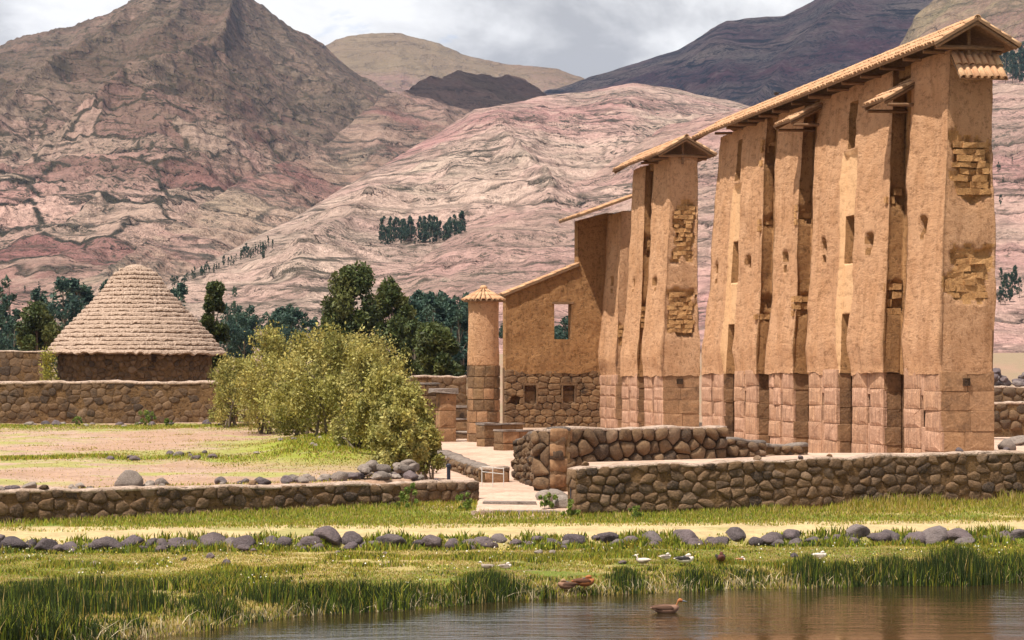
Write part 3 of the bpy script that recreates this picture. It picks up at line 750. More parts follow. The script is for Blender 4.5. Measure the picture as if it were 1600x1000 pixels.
    for (o0, o1, z0, z1, dp) in erode:       # fallen plaster on the near end
        e = 0.5*fbm(OO*2.3, ZZ*2.0, 0, 3, seed+8)+0.06
        mk_ = ss(0, 0.12, np.minimum(np.minimum(OO-o0, o1-OO), np.minimum(ZZ-z0, z1-ZZ))+e)*isN
        course = np.floor(ZZ/0.27); rr = vn(course*3.7, np.floor((OO+course*0.2)/0.42)*1.3, 0, seed+4)
        disp = disp-mk_*(dp*0.55+0.13*rr*(rr > 0.6)); matid = np.where(mk_ > 0.5, 3, matid)
    for (bs, z0, z1, dp) in grooves_er:      # eroded courses on the recess sides
        e = 0.2*fbm(OO*3, ZZ*2.5, bs, 3, seed+6)
        mk_ = ss(0, 0.2, np.minimum(ZZ-z0, z1-ZZ)+e)*((np.abs(SS-bs) < 0.02) & (OO < -0.02) & isS)
        course = np.floor(ZZ/0.27); rr = vn(course*2.7, np.floor(OO/0.3)*1.7, bs, seed+4)
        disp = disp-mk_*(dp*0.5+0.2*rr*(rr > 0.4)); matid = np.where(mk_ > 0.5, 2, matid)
    s_ = SS+NS*disp; o_ = OO+NO*disp
    s_ = s_+bat[1]*fr*(1-SS/L)-bat[2]*fr*np.clip(SS/L, 0, 1)**5
    o_ = o_-bat[0]*fr*np.clip((OO+T)/T, 0, 1)
    ZV = ZZ.copy(); ZV[0] += 0.10*fbm(S*1.3, O*1.3, 0, 3, seed+40)-0.05*np.abs(fbm(S*5, O*5, 0, 2, seed+41))
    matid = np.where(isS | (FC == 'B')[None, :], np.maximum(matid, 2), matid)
    P3 = np.stack([O0[0]+W[0]*(s_+s0)+NRM[0]*o_, O0[1]+W[1]*(s_+s0)+NRM[1]*o_, ZV], -1)
    nr, nc = SS.shape; idx = np.arange(nr*nc).reshape(nr, nc); nx = np.roll(idx, -1, axis=1)
    F = np.stack([idx[:-1], idx[1:], nx[1:], nx[:-1]], -1).reshape(-1, 4)
    fm = np.maximum(matid[:-1], np.minimum(np.roll(matid, -1, 1)[:-1], matid[1:])).reshape(-1)
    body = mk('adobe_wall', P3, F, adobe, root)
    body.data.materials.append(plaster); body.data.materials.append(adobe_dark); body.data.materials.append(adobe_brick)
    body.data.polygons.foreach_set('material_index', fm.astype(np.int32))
    top = P3[-1]; cen = top.mean(0)
    # closing slab on top (hidden under the roof)
    pv, pf = box(lambda s, z, o: f(s, z, o), bat[1]+0.2, L-bat[2]-0.2, zt-0.3, zt+0.04, -bat[0]-0.15, -T+0.15)
    mk('wall_head', pv, pf, adobe_dark, root)
    # bricks laid bare where the plaster has gone
    for (o0, o1, z0, z1, dp) in erode:
        for c_ in range(int((z1-z0)/0.21)):
            z = z0+c_*0.21; oo = o0+random.uniform(0, 0.3)
            while oo < o1-0.15:
                l = random.uniform(0.18, 0.5)
                em = min(oo+l/2-o0, o1-oo-l/2, z+0.10-z0, z1-z-0.10)+0.5*float(fbm((oo+l/2)*2.3, (z+0.10)*2.0, 0, 3, seed+8))+0.02
                if em > -0.05 and random.random() < 0.95:
                    fq = float(np.clip((z-zs)/(zt-zs), 0, 1)); sh = bat[1]*fq; so = -bat[0]*fq*(oo+T)/T
                    pr = random.choice([0.02, 0.0, -0.02, -0.04, -0.06, -0.13])
                    pv, pf = box(f, sh-pr-0.02, sh+0.35, z+0.015, z+0.20, oo+so, min(oo+l, o1)+so-0.01, 0.03)
                    mk('adobe_brick', pv, pf, adobe_brick, body)
                oo += l
    for (bs, z0, z1, dp) in grooves_er:
        rec = min(top_rec, key=lambda r: abs(r[1]-bs)); d = rec[2]
        for c_ in range(int((z1-z0)/0.27)):
            z = z0+c_*0.27
            for oo in np.arange(-d+0.05, -0.12, 0.32):
                if random.random() < 0.6:
                    fq = float(np.clip((z-zs)/(zt-zs), 0, 1)); so = -bat[0]*fq*(oo+T)/T; sh = bat[1]*fq*(1-bs/L)-bat[2]*fq*(bs/L)**5
                    pr = random.uniform(-0.08, 0.05)
                    pv, pf = box(f, bs+sh-pr, bs+sh+0.3, z+0.02, z+0.24, oo+so, oo+so+0.3, 0.018)
                    mk('adobe_brick', pv, pf, adobe_brick, body)
    return root, f
up = np.array([0, 0, 1.0]); W3 = np.array([*W, 0]); N3 = np.array([*NRM, 0])
def gable_roof(root, s0, s1, oc, half, zr, rise, nrow=4, joist_o=0.0, joist_z=0.0, joist_step=1.9, wall=(0, 1)):
    pl = math.atan2(rise, half); sl = math.hypot(half, rise)
    def pt(s, o, z): return np.array(fS(s, z, o))
    top = root
    for sd in (1, -1):
        upd = (-N3*sd*math.cos(pl)+up*math.sin(pl)); nr_ = (N3*sd*math.sin(pl)+up*math.cos(pl))
        e0 = pt(s0, oc+sd*half, zr-rise)
        al = W3
        ncol = int((s1-s0)/0.21); exp = (sl-0.06)/nrow
        tv = tiles_on(e0, al, upd, nr_, ncol, nrow, 0.21, exp*1.14, exp)
        a, b_ = e0-upd*0.02, e0+al*(s1-s0)-upd*0.02
        q = [a, b_, b_+upd*sl, a+upd*sl]; V = [x-nr_*0.07 for x in q]+[x+nr_*0.012 for x in q]
        dk = mk('roof' if sd == 1 else 'roof_deck', V, [(3,2,1,0), (4,5,6,7), (0,1,5,4), (1,2,6,5), (2,3,7,6), (3,0,4,7)], wood, top)
        if sd == 1: top = dk
        # verge column at the near gable: single tiles
        for v_, f_ in tv[:nrow]: mk('roof_tile', v_, f_, tile, top, True)
        o = mk('roof_tiles', *join(tv[nrow:]), tile, top, True); o["kind"] = "stuff"
        for ss_ in (s0+0.10, s1-0.10):
            p0 = pt(ss_, oc+sd*half*0.98, zr-rise*0.98)-nr_*0.13; p1 = pt(ss_, oc, zr)-nr_*0.13
            mk('verge_rafter', *tube([p0, (p0+p1)/2, p1], 0.06, 7), wood, top)
        s = s0+1.3
        while s < s1-3.3:
            p0 = pt(s, oc+sd*(half-0.12), zr-rise-0.10+random.uniform(-0.03, 0.03)); p1 = pt(s+random.uniform(-0.1, 0.1), oc+sd*0.2, zr-rise-0.08)
            mk('tie_beam', *tube([p0, (p0+p1)/2, p1], random.uniform(0.055, 0.085), 7), wood, top)
            s += joist_step*random.uniform(0.75, 1.25)
    tv = []; s = s0
    while s < s1-0.2:
        tv.append(tile_vf(pt(s, oc, zr-0.02)+up*random.uniform(0, 0.02), W3, -N3, up, 0.46, 0.24, 0.11)); s += 0.40
    for v_, f_ in tv[:2]: mk('ridge_tile', v_, f_, tile, top, True)
    o = mk('ridge_tiles', *join(tv[2:]), tile, top, True); o["kind"] = "stuff"
    p0 = pt(s0+0.05, oc, zr-0.16); p1 = pt(s1-0.05, oc, zr-0.16)
    mk('ridge_beam', *tube([p0, (p0+p1)/2, p1], 0.08, 8), wood, top)
    mk('gable_post', *tube([pt(s0+0.75, oc, zr-rise-0.4), pt(s0+0.75, oc, zr-rise*0.5), pt(s0+0.75, oc, zr-0.15)], 0.06, 7), wood, top)
    p0 = pt(s0+0.7, oc+half*0.8, zr-rise-0.02); p1 = pt(s0+0.7, oc-half*0.8, zr-rise-0.02)
    mk('tie_beam', *tube([p0, (p0+p1)/2, p1], 0.075, 7), wood, top)
def lean_to(root, sa, sb, oi, zi, oo, zo, nm='canopy'):
    """small tiled canopy over a recess, its slope running out from the wall"""
    pi_, po = np.array(fS(sa, zi, oi)), np.array(fS(sa, zo, oo)); upd = pi_-po; sl = np.linalg.norm(upd); upd /= sl
    nr_ = np.cross(W3, upd); nr_ = nr_ if nr_[2] > 0 else -nr_
    ncol = max(3, int((sb-sa)/0.21)); nrow = max(3, int(sl/0.42)); exp = (sl-0.05)/nrow
    a, b_ = po-upd*0.02, po+W3*(sb-sa)-upd*0.02
    q = [a, b_, b_+upd*sl, a+upd*sl]; V = [x-nr_*0.06 for x in q]+[x+nr_*0.012 for x in q]
    dk = mk('canopy', V, [(3,2,1,0), (4,5,6,7), (0,1,5,4), (1,2,6,5), (2,3,7,6), (3,0,4,7)], wood, root)
    o = mk('canopy_tiles', *join(tiles_on(po, W3, upd, nr_, ncol, nrow, 0.21, exp*1.14, exp)), tile, dk, True); o["kind"] = "stuff"
    for s in (sa+0.08, sb-0.1):
        p0 = np.array(fS(s, zo, oo+0.0))-nr_*0.12; p1 = np.array(fS(s, zi, oi))-nr_*0.12
        mk('canopy_rafter', *tube([p0, (p0+p1)/2, p1], 0.055, 7), wood, dk)
        p0 = np.array(fS(s, zo-0.16, oo-0.15)); p1 = np.array(fS(s, zo-0.14, oi-0.1))
        mk('canopy_beam', *tube([p0, (p0+p1)/2, p1], 0.06, 7), wood, dk)
# --- near block
L1 = s_at(1097); R = lambda a, b_, d: (s_at(a), s_at(b_), d)
rec_base = [R(1413, 1381, 0.62), R(1331, 1308, 0.52), R(1264, 1239, 0.62), R(1202, 1182, 0.55), R(1147, 1130, 0.45)]
rec_top = [(s_at(1413)+0.1, s_at(1381)-0.1, 0.58), (s_at(1264)+0.1, s_at(1239)-0.1, 0.58), (s_at(1202)+0.15, s_at(1182)-0.1, 0.5)]
ZB, ZS, ZT = 1.28, 4.22, 14.36
a1, b1 = s_at(1331), s_at(1308); a2, b2 = s_at(1147), s_at(1130)
strips1 = [dict(a=a1, b=b1, d=0.10, top=12.0, wins=[(a1+0.12, b1-0.05, ZS-0.1, 6.28, 0.52), (a1+0.1, b1-0.12, 8.08, 9.77, 0.52), (a1+0.35, b1-0.35, 12.15, 13.8, 0.30)]),
           dict(a=a2, b=b2, d=0.10, top=12.0, wins=[(a2+0.1, b2-0.05, ZS-0.1, 6.23, 0.45), (a2+0.1, b2-0.1, 7.98, 9.68, 0.45), (a2+0.4, b2-0.4, 12.2, 13.9, 0.28)])]
def hole(px, py, rs=0.27, rz=0.21, dp=0.55):
    s = s_at(px); z = PZ(py, Yof(s)); s = s_at(px, -0.42*(z-ZS)/(ZT-ZS)); return (s, z, rs, rz, dp)
holes1 = [hole(x, y) for x, y in ((1113, 420), (1168, 410), (1227, 402), (1290, 383), (1363, 375), (1443, 350))]+[hole(x, y, 0.17, 0.12, 0.45) for x, y in ((1114, 440), (1226, 420), (1289, 405), (1362, 392), (1441, 370))]
pz = lambda y: PZ(y, 70)
erode1 = [(-1.78, -0.25, pz(303), pz(214), 0.16), (-1.62, -0.10, pz(466), pz(394), 0.16)]
def gz(i, ya, yb_): s = rec_top[i][1]; return (s, PZ(yb_, Yof(s)), PZ(ya, Yof(s)), 0.18)
ger1 = [gz(0, 440, 492), gz(0, 285, 330), gz(1, 455, 495), gz(1, 318, 352), gz(2, 462, 500), gz(2, 335, 362), gz(2, 215, 260)]
blk1, f1 = temple_block('temple_wall', 'longest tall adobe temple wall, with two small side canopies and a tiled canopy on its end', 0.0, L1, 1.78, rec_base, rec_top, strips1, holes1, erode1, ZB, ZS, ZT, (0.42, 0.32, 1.25), ger1, 3)
gable_roof(blk1, -0.55, L1+0.25, -1.0, 1.42, 15.25, 0.82, 4)
lean_to(blk1, rec_top[0][0]-0.15, rec_top[0][1]+0.2, -0.98, 14.05, 0.72, 13.12)
lean_to(blk1, rec_top[1][0]-0.15, rec_top[1][1]+0.2, -0.95, 14.40, 0.74, 13.55)
# tiled canopy on the near end
o_a, n_t = -0.45, 7
pe = np.array(fS(-0.50, PZ(121, 69.5), o_a)); pi2 = np.array(fS(0.34, PZ(84, 70.3), o_a)); upd = pi2-pe; sl_ = np.linalg.norm(upd); upd /= sl_
nr2 = np.cross(upd, -N3); nr2 = nr2 if nr2[2] > 0 else -nr2
q = [pe, pe-N3*0.225*n_t, pe-N3*0.225*n_t+upd*sl_, pe+upd*sl_]; V = [x-nr2*0.05 for x in q]+[x-nr2*0.005 for x in q]
ecan = mk('end_canopy', V, [(3,2,1,0), (4,5,6,7), (0,1,5,4), (1,2,6,5), (2,3,7,6), (3,0,4,7)], wood, blk1)
for v_, f_ in tiles_on(pe, -N3, upd, nr2, n_t, 2, 0.225, sl_*0.58, sl_*0.5, 0.205, 0.10): mk('end_canopy_tile', v_, f_, tile, ecan, True)
for v_, f_ in [tile_vf(pe+(-N3)*(0.225*i)+upd*(sl_*0.5*r)+nr2*0.06, upd, -N3, -nr2, sl_*0.56, 0.19, 0.06) for i in range(1, n_t) for r in (0, 1)]:
    mk('end_canopy_tile', v_, f_, tile, ecan, True)
# small square socket in the near footing: a dark plate painted as its shade
pv, pf = box(f1, -0.065, -0.02, PZ(603, 70), PZ(591, 70), -0.95, -0.72); mk('socket_shade', pv, pf, joint, blk1)
# --- second block
S2 = s_at(1036); L2 = s_at(972)-S2; r2 = (s_at(1007)-S2, s_at(995)-S2, 0.5)
rt2 = [(r2[0]+0.1, r2[1]-0.1, 0.46)]
def hole2(px, py, k=1.0): h = hole(px, py, 0.3*k, 0.22*k, 0.3); return (h[0]-S2, *h[1:])
pz2 = lambda y: PZ(y, Yof(S2))
blk2, f2 = temple_block('temple_wall', 'narrow tall adobe temple wall with its own gabled tile roof and crumbling end bricks', S2, L2, 1.75, [r2], rt2, [],
    [hole2(985, 442), hole2(1023, 440), hole2(1023, 453, 0.6), hole2(985, 455, 0.6)], [(-1.6, -0.35, pz2(405), pz2(318), 0.2), (-1.55, -0.12, pz2(520), pz2(455), 0.2)], 1.3, 4.10, 14.36, (0.5, 0.3, 0.4),
    [(rt2[0][1], PZ(520, 107), PZ(470, 107), 0.16), (rt2[0][1], PZ(400, 107), PZ(360, 107), 0.16)], 23)
gable_roof(blk2, S2-0.55, S2+L2+0.35, -1.0, 1.42, 15.2, 0.82, 4)
pv, pf = box(f2, -0.06, -0.02, PZ(600, 104), PZ(592, 104), -0.95, -0.65); mk('socket_shade', pv, pf, joint, blk2)  # dark plate on the end face, standing in for a socket's shade
# --- far end stub of the spine, under the lean-to roof
S3 = s_at(962); L3 = s_at(938)-S3+0.9
blk3, f3 = temple_block('temple_wall', 'short adobe stub between the narrow tall wall and the windowed cross wall', S3, L3, 1.7, [], [], [],
    [(1.6, PZ(440, 115), 0.3, 0.25, 0.3), (1.6, PZ(455, 115), 0.18, 0.14, 0.25)], [(-1.6, -0.05, PZ(540, 114), PZ(505, 114), 0.15)], 1.5, 4.10, 12.45, (0.3, 0.1, 0.0), [], 37)
def slope_roof(root, sa, sb, oi, zi, oo, zo):
    """tiled coping that falls outwards from the spine"""
    pi_, po = np.array(fS(sa, zi, oi)), np.array(fS(sa, zo, oo)); d_ = pi_-po; sl = np.linalg.norm(d_); d_ /= sl
    nr_ = np.cross(W3, d_); nr_ = nr_ if nr_[2] > 0 else -nr_
    ncol = max(3, int((sb-sa)/0.21)); nrow = max(3, int(sl/0.40)); exp = (sl-0.03)/nrow
    tv = tiles_on(po, W3, d_, nr_, ncol, nrow, 0.21, exp*1.14, exp, 0.19, 0.08)
    a, b_ = po-d_*0.02, po+W3*(sb-sa)-d_*0.02
    q = [a, b_, b_+d_*sl, a+d_*sl]; V = [x-nr_*0.10 for x in q]+[x+nr_*0.012 for x in q]
    dk = mk('roof', V, [(3,2,1,0), (4,5,6,7), (0,1,5,4), (1,2,6,5), (2,3,7,6), (3,0,4,7)], wood, root)
    for v_, f_ in tv[:nrow]: mk('roof_tile', v_, f_, tile, dk, True)
    o = mk('roof_tiles', *join(tv[nrow:]), tile, dk, True); o["kind"] = "stuff"
slope_roof(blk3, S3-0.5, S3+L3+0.35, -1.75, PZ(299, 115), 1.95, PZ(343, 116.5))
# --- cross wall with the window
SX = s_at(938)
pL = O0+W*SX+NRM*5.05; pR = O0+W*SX-NRM*0.7
fX, LX = wframe(pL, pR)
TX = 0.85
cw = empty('cross_wall', (*fX(LX/2, 0, -0.4)[:2], 1.38), 'adobe cross wall with an open window and stone niches, beside the round column', 'wall')
def xs(px): # position along the cross wall of an image column
    u = (px-800)/FP; t = (pR-pL)/LX
    return (u*pL[1]-pL[0])/(t[0]-u*t[1])
dX = 116.4
wz0, wz1, wx0, wx1 = PZ(530, dX), PZ(474, dX), xs(866), xs(893)
zsX = PZ(581, dX); xstep = xs(903)
def ztopX(s): return np.where(s < xstep, PZ(462, dX)+(s-0.05)*(PZ(414, dX)-PZ(462, dX))/(xstep-0.05), 12.2+0.27*(s-xstep))
def cross_body():
    s = np.unique(np.round(np.concatenate([np.linspace(0.02, LX, 60), [wx0, wx1, xstep-0.005, xstep+0.005]]), 4)); v = np.linspace(0, 1, 60)
    parts = []
    zs_ = np.unique(np.round(np.concatenate([np.linspace(zsX, 12.6, 80), [wz0, wz1]]), 4))
    def pt(ss_, z, o):
        dn = 0.10*float(fbm(ss_*0.7, z*0.7, 0.3, 4, 77))+0.03*float(fbm(ss_*3, z*3, 0.3, 3, 79))
        return fX(ss_, z, (o+dn) if o > -0.2 else o)
    for o in (0.0, -TX):
        vi = {}; V = []; F = []
        def g(i, k):
            z = min(zs_[k], float(ztopX(s[i]))); z = z+(0.16*float(fbm(s[i]*1.7, 3.3, 0, 3, 71))-0.05 if k == 0 else 0); key = (i, k)
            if key not in vi: vi[key] = len(V); V.append(pt(s[i], z, o))
            return vi[key]
        for i in range(len(s)-1):
            tmx = max(float(ztopX(s[i])), float(ztopX(s[i+1])))
            for k in range(len(zs_)-1):
                if zs_[k] >= tmx: break
                sm, zm = (s[i]+s[i+1])/2, (zs_[k]+zs_[k+1])/2
                if wx0 < sm < wx1 and wz0 < zm < wz1: continue
                q = (g(i, k), g(i+1, k), g(i+1, k+1), g(i, k+1)); F.append(q if o == 0 else q[::-1])
        parts.append((V, F))
    # window reveals, ends and head
    for (p, q) in (((wx0, wz0), (wx1, wz0)), ((wx1, wz0), (wx1, wz1)), ((wx1, wz1), (wx0, wz1)), ((wx0, wz1), (wx0, wz0))):
        parts.append(([pt(*p, 0.0), pt(*q, 0.0), fX(*q, -TX), fX(*p, -TX)], [(0, 1, 2, 3)]))
    zt0 = float(ztopX(0.02))
    zc = np.linspace(zsX, zt0, 12)
    parts.append(([pt(0.02, z, 0.0) for z in zc]+[fX(0.02, z, -TX) for z in zc], [(i, i+1, 13+i, 12+i) for i in range(11)]))
    zc = np.linspace(float(ztopX(xstep-0.005)), float(ztopX(xstep+0.005)), 10)
    parts.append(([pt(xstep, z, 0.0) for z in zc]+[fX(xstep, z, -TX) for z in zc], [(i, i+1, 11+i, 10+i) for i in range(9)]))
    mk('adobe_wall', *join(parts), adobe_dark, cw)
cross_body()
# lintel of the window
pv, pf = box(fX, wx0-0.12, wx1+0.12, wz1-0.01, wz1+0.09, -TX+0.02, 0.03); mk('window_lintel', pv, pf, wood, cw)
# footing with niches
pv, pf = box(fX, 0.0, LX-0.02, 1.0, zsX+0.22, -TX+0.01, -0.36); xfoot = mk('footing', pv, pf, pale_joint, cw)
niches = [(xs(820), xs(838), PZ(633, dX), PZ(603, dX)), (xs(880), xs(898), PZ(631, dX), PZ(603, dX)), (xs(795), xs(806), PZ(631, dX), PZ(621, dX))]
hz = zsX-1.25+0.12
for poly in cells(LX, hz, 0.36, 1.5, 0.2):
    q = [(x, 1.25+y) for x, y in poly]
    cx, cz = np.mean([p[0] for p in q]), np.mean([p[1] for p in q])
    hit = None
    for nn in niches:
        if nn[0]-0.02 < cx < nn[1]+0.02 and nn[2]-0.02 < cz < nn[3]+0.02: hit = nn
    if hit: continue
    q2 = []
    for (x, y) in q:                       # keep stones out of the niche openings
        for nn in niches:
            if nn[0] < x < nn[1] and nn[2] < y < nn[3]:
                dx0, dx1, dz0, dz1 = x-nn[0], nn[1]-x, y-nn[2], nn[3]-y; mn = min(dx0, dx1, dz0, dz1)
                if mn == dx0: x = nn[0]
                elif mn == dx1: x = nn[1]
                elif mn == dz0: y = nn[2]
                else: y = nn[3]
        q2.append((x, y))
    stone('stone', xfoot, lambda s, z, o: fX(s, z, o-0.07), q2, basestone, 0.004, 0.28, 0.075*random.uniform(0.7, 1.3), 0.008, 0.14)
for k, nn in enumerate(niches[:2]):
    fr_ = []
    for (a_, b_, c_, d_) in ((nn[0]-0.09, nn[0]-0.01, nn[2], nn[3]+0.02), (nn[1]+0.01, nn[1]+0.09, nn[2], nn[3]+0.02), (nn[0]-0.16, nn[1]+0.16, nn[3]+0.03, nn[3]+0.17)):
        pv, pf = box(fX, a_, b_, c_, d_, -0.34, 0.014, 0.01); mk('niche_frame', pv, pf, basestone, xfoot)
    pv, pf = box(fX, nn[0]+0.02, nn[1]-0.02, nn[2], nn[2]+(nn[3]-nn[2])*0.72, -0.37, -0.22, 0.01); mk('niche_infill', pv, pf, basestone, xfoot)
# coping of the low part
def coping():
    a = np.array(fX(-0.12, float(ztopX(0.0))+0.0, 0.18)); b_ = np.array(fX(xstep+0.02, float(ztopX(xstep-0.01)), 0.18))
    d_ = b_-a; sl = np.linalg.norm(d_); d_ /= sl; al = np.array([*(-np.array(fX(0, 0, 1))[:2]+np.array(fX(0, 0, 0))[:2]), 0.0])
    nr_ = np.cross(al, d_); nr_ = nr_ if nr_[2] > 0 else -nr_
    ncol, nrow = 6, int(sl/0.4); exp = sl/nrow
    tv = tiles_on(a+nr_*0.09, al, d_, nr_, ncol, nrow, 0.21, exp*1.14, exp, 0.19, 0.08)
    q = [a, a+al*1.26, a+al*1.26+d_*sl, a+d_*sl]; V = [x-nr_*0.03 for x in q]+[x+nr_*0.085 for x in q]
    dk = mk('coping', V, [(3,2,1,0), (4,5,6,7), (0,1,5,4), (1,2,6,5), (2,3,7,6), (3,0,4,7)], wood, cw)
    for v_, f_ in tv: mk('coping_tile', v_, f_, tile, dk, True)
coping()
# --- round column
cx, cy, cr = PX(755.5, 100.0), 100.0, 0.73
col = empty('round_column', (cx, cy, 1.15), 'round adobe column on a stone foot with a conical tile cap', 'column')
def fC(s, z, o): a = s/cr; r = cr+o; return (cx+r*math.sin(a), cy-r*math.cos(a), z)
zcs = PZ(571, 100)
V, F = loft([[fC(a*cr, z, -0.05) for a in np.linspace(0, 2*np.pi, 24, endpoint=False)] for z in (0.8, zcs)]); cfoot = mk('footing', V, F, pale_joint, col)
zz = np.linspace(1.0, zcs, 8)
for r in range(7):
    n = 9; off = random.random()*0.6
    for i in range(n):
        a0, a1_ = (i+off)*2*np.pi/n, (i+1+off)*2*np.pi/n
        aa = np.linspace(a0, a1_, 5)
        poly = [(a*cr, zz[r]+0.01) for a in aa]+[(a*cr, zz[r+1]-0.01+random.uniform(-0.01, 0.02)) for a in aa[::-1]]
        stone('stone_block', cfoot, lambda s, z, o: fC(s, z, o-0.05), poly, basestone if (random.random() < 0.4 or r > 4) else ashlar_brown, 0.010, 0.08, 0.05, 0.012, 0, 0.006)
secs = []
for z in np.linspace(zcs-0.02, PZ(468, 100), 44):
    secs.append([fC(a*cr, z, -0.02-0.03*(z-zcs)/3+0.05*float(fbm(math.cos(a)*1.5, math.sin(a)*1.5, z*0.8, 4, 91))) for a in np.linspace(0, 2*np.pi, 56, endpoint=False)])
mk('adobe_shaft', *loft(secs), adobe, col, True)
ct, cb, rr_ = PZ(449, 100), PZ(470, 100), 0.93
secs = [[(cx+r*math.cos(a), cy+r*math.sin(a), z) for a in np.linspace(0, 2*np.pi, 24, endpoint=False)] for r, z in ((rr_-0.03, cb-0.05), (rr_-0.03, cb-0.01), (0.03, ct-0.03))]
ccap = mk('tile_cap', *loft(secs), wood, col)
nT = 22
for i in range(nT):
    a = (i+0.5)*2*np.pi/nT; out = np.array([math.cos(a), math.sin(a), 0]); tn = np.array([-math.sin(a), math.cos(a), 0])
    e = np.array([cx, cy, cb])+out*(rr_+0.03); apx = np.array([cx, cy, ct]); d_ = apx-e; sl = np.linalg.norm(d_); d_ /= sl; nr_ = np.cross(d_, tn); nr_ = nr_ if nr_[2] > 0 else -nr_
    for r in range(2 if i % 2 else 3):
        q = r*0.31; wd = 2*np.pi*(rr_*(1-q/sl))/nT*0.82
        mk('cap_tile', *tile_vf(e+d_*q+nr_*0.015, d_, tn, nr_, 0.36, wd, min(0.085, wd*0.42), 0.015, 5, 0.72), tile, ccap, True)
secs = [[(cx+r*math.cos(a), cy+r*math.sin(a), z) for a in np.linspace(0, 2*np.pi, 12, endpoint=False)] for r, z in ((0.17, ct-0.07), (0.16, ct+0.02), (0.09, ct+0.09), (0.02, ct+0.1))]
mk('cap_finial', *loft(secs), tile, ccap, True)
# ------------------------------------------------------------------ field-stone walls
CAPST = []
def fieldwall(name, label, a, b_, zb, zt, thick, size, m=None, asp=1.35, cap=True, seed=0, drop=0.05, proud=0.05, bulge=0.04, cat='stone wall', ends=(False, False), mcore=None, capm=None, caph=0.07, gap=0.022):
    fn, L = wframe(a, b_)
    g = lambda v: (v if callable(v) else (lambda s: v[0]+(v[1]-v[0])*s/L))
    zb, zt = g(zb), g(zt)
    root = empty(name, (*fn(L/2, 0, -thick/2)[:2], zb(L/2)), label, cat)
    wob = lambda s: zt(s)+0.08*float(fbm(s*0.9, 1.7, 0, 4, seed+5))
    wall_core(root, fn, L, zb, wob, thick, mcore or mortar, (capm or cap_mud) if cap else None, caph, 0.25, seed)
    rubble(root, fn, L, lambda s: zb(s)-0.06, lambda s: wob(s)+0.02, size, m or fieldstone, asp, drop, gap, proud, bulge)
    t = np.array(fn(1, 0, 0))-np.array(fn(0, 0, 0))
    for e, (side, s0) in zip(ends, ((-1, 0.0), (1, L))):
        if not e: continue
        fe = (lambda s, z, o: fn(-o, z, -thick+s)) if side < 0 else (lambda s, z, o: fn(L+o, z, -s))
        rubble(root, fe, thick, lambda s: zb(s0)-0.06, lambda s: wob(s0), size, m or fieldstone, 1.2, drop, gap, proud, bulge)
    return root, fn, L, wob
lw, fL, LL, lwt = fieldwall('stone_wall', 'long low mud-capped stone wall that ends at the gap by the step slabs', (-17.5, y_lwall(-17.5)), (-0.88, 59.0), (0.58, 0.68), (1.47, 1.30), 0.45, 0.24, seed=1, ends=(False, True), proud=0.032, bulge=0.016, gap=0.010, drop=0.12, caph=0.045)
rw, fR, LR, rwt = fieldwall('stone_wall', 'tall mud-capped stone wall in long grass below the temple', (1.57, 55.0), (21.0, y_rwall(21.0)), (0.80, 0.86), (1.86, 2.19), 0.5, 0.26, seed=2, ends=(True, False), proud=0.032, bulge=0.016, gap=0.010, drop=0.12, caph=0.045)
mw, fM, LM, mwt = fieldwall('stone_wall', 'dark dry-stone wall of big round cobbles with squared corner blocks', (PX(858, 62), 62.0), (PX(1135, 65.5), 65.5), (1.0, 1.3), (2.60, 2.60), 0.75, 0.40, asp=1.1, seed=3, proud=0.08, bulge=0.05, drop=0.02, mcore=joint, capm=cap_mud, gap=0.02, ends=(True, False), caph=0.04)
for i, (z0, z1, l) in enumerate(((1.0, 1.42, 0.55), (1.42, 1.84, 0.8), (1.84, 2.26, 0.5), (2.26, 2.66, 0.75))):
    stone('corner_block', mw, lambda s, z, o: fM(s, z, o+0.03), [(0.0, z0), (l, z0), (l, z1), (0.0, z1)], ashlar_dark, 0.012, 0.06, 0.10, 0.02, 0.12)
sw, fSd, LSd, _ = fieldwall('stone_wall', 'crumbling rubble return wall beside the metal barrier, meeting the cobble wall corner', (PX(806, 68.5), 68.5), (PX(857, 62.1), 62.1), (0.85, 0.98), (2.15, 2.62), 0.6, 0.24, m=fieldstone, asp=0.85, seed=4, proud=0.07, bulge=0.05, drop=0.02, capm=palerock, ends=(True, False))
w4, *_ = fieldwall('stone_wall', 'stump of stone wall stepping down at the end of the cobble wall', (PX(1133, 65.9), 65.9), (PX(1196, 66.7), 66.7), (1.5, 1.5), (2.28, 2.12), 0.6, 0.3, seed=6, proud=0.08, bulge=0.06, ends=(False, True), capm=palerock)
w5, *_ = fieldwall('stone_wall', 'lowest knee-high stone stump just in front of the temple footing', (PX(1172, 67.3), 67.3), (PX(1262, 68.3), 68.3), (1.6, 1.6), (2.02, 1.96), 0.5, 0.24, seed=7, proud=0.06, ends=(False, True), capm=palerock)
fw, *_ = fieldwall('stone_wall', 'long pale-topped terrace wall in front of the thatched hut', (PX(-220, 104), 104.0), (PX(372, 106), 106.0), (1.88, 1.85), (3.72, 3.74), 0.8, 0.34, asp=1.2, seed=8, drop=0.25, proud=0.02, bulge=0.012, gap=0.01, caph=0.10)
bw, *_ = fieldwall('stone_wall', 'shadowed stone wall running up to the left side of the hut', (PX(-220, 131), 131.0), (PX(70, 132), 132.0), (2.0, 2.0), (5.5, 5.5), 0.7, 0.48, asp=1.1, seed=9, drop=0.25, proud=0.02, bulge=0.012, gap=0.01, caph=0.06, ends=(False, True))
kw, *_ = fieldwall('stone_wall', 'low curved rubble kerb between the bushes and the pale courtyard', (PX(648, 84), 84.0), (PX(700, 76), 76.0), (0.98, 0.93), (1.42, 1.36), 0.5, 0.22, seed=10, proud=0.08, bulge=0.06, capm=palerock, m=palerock)
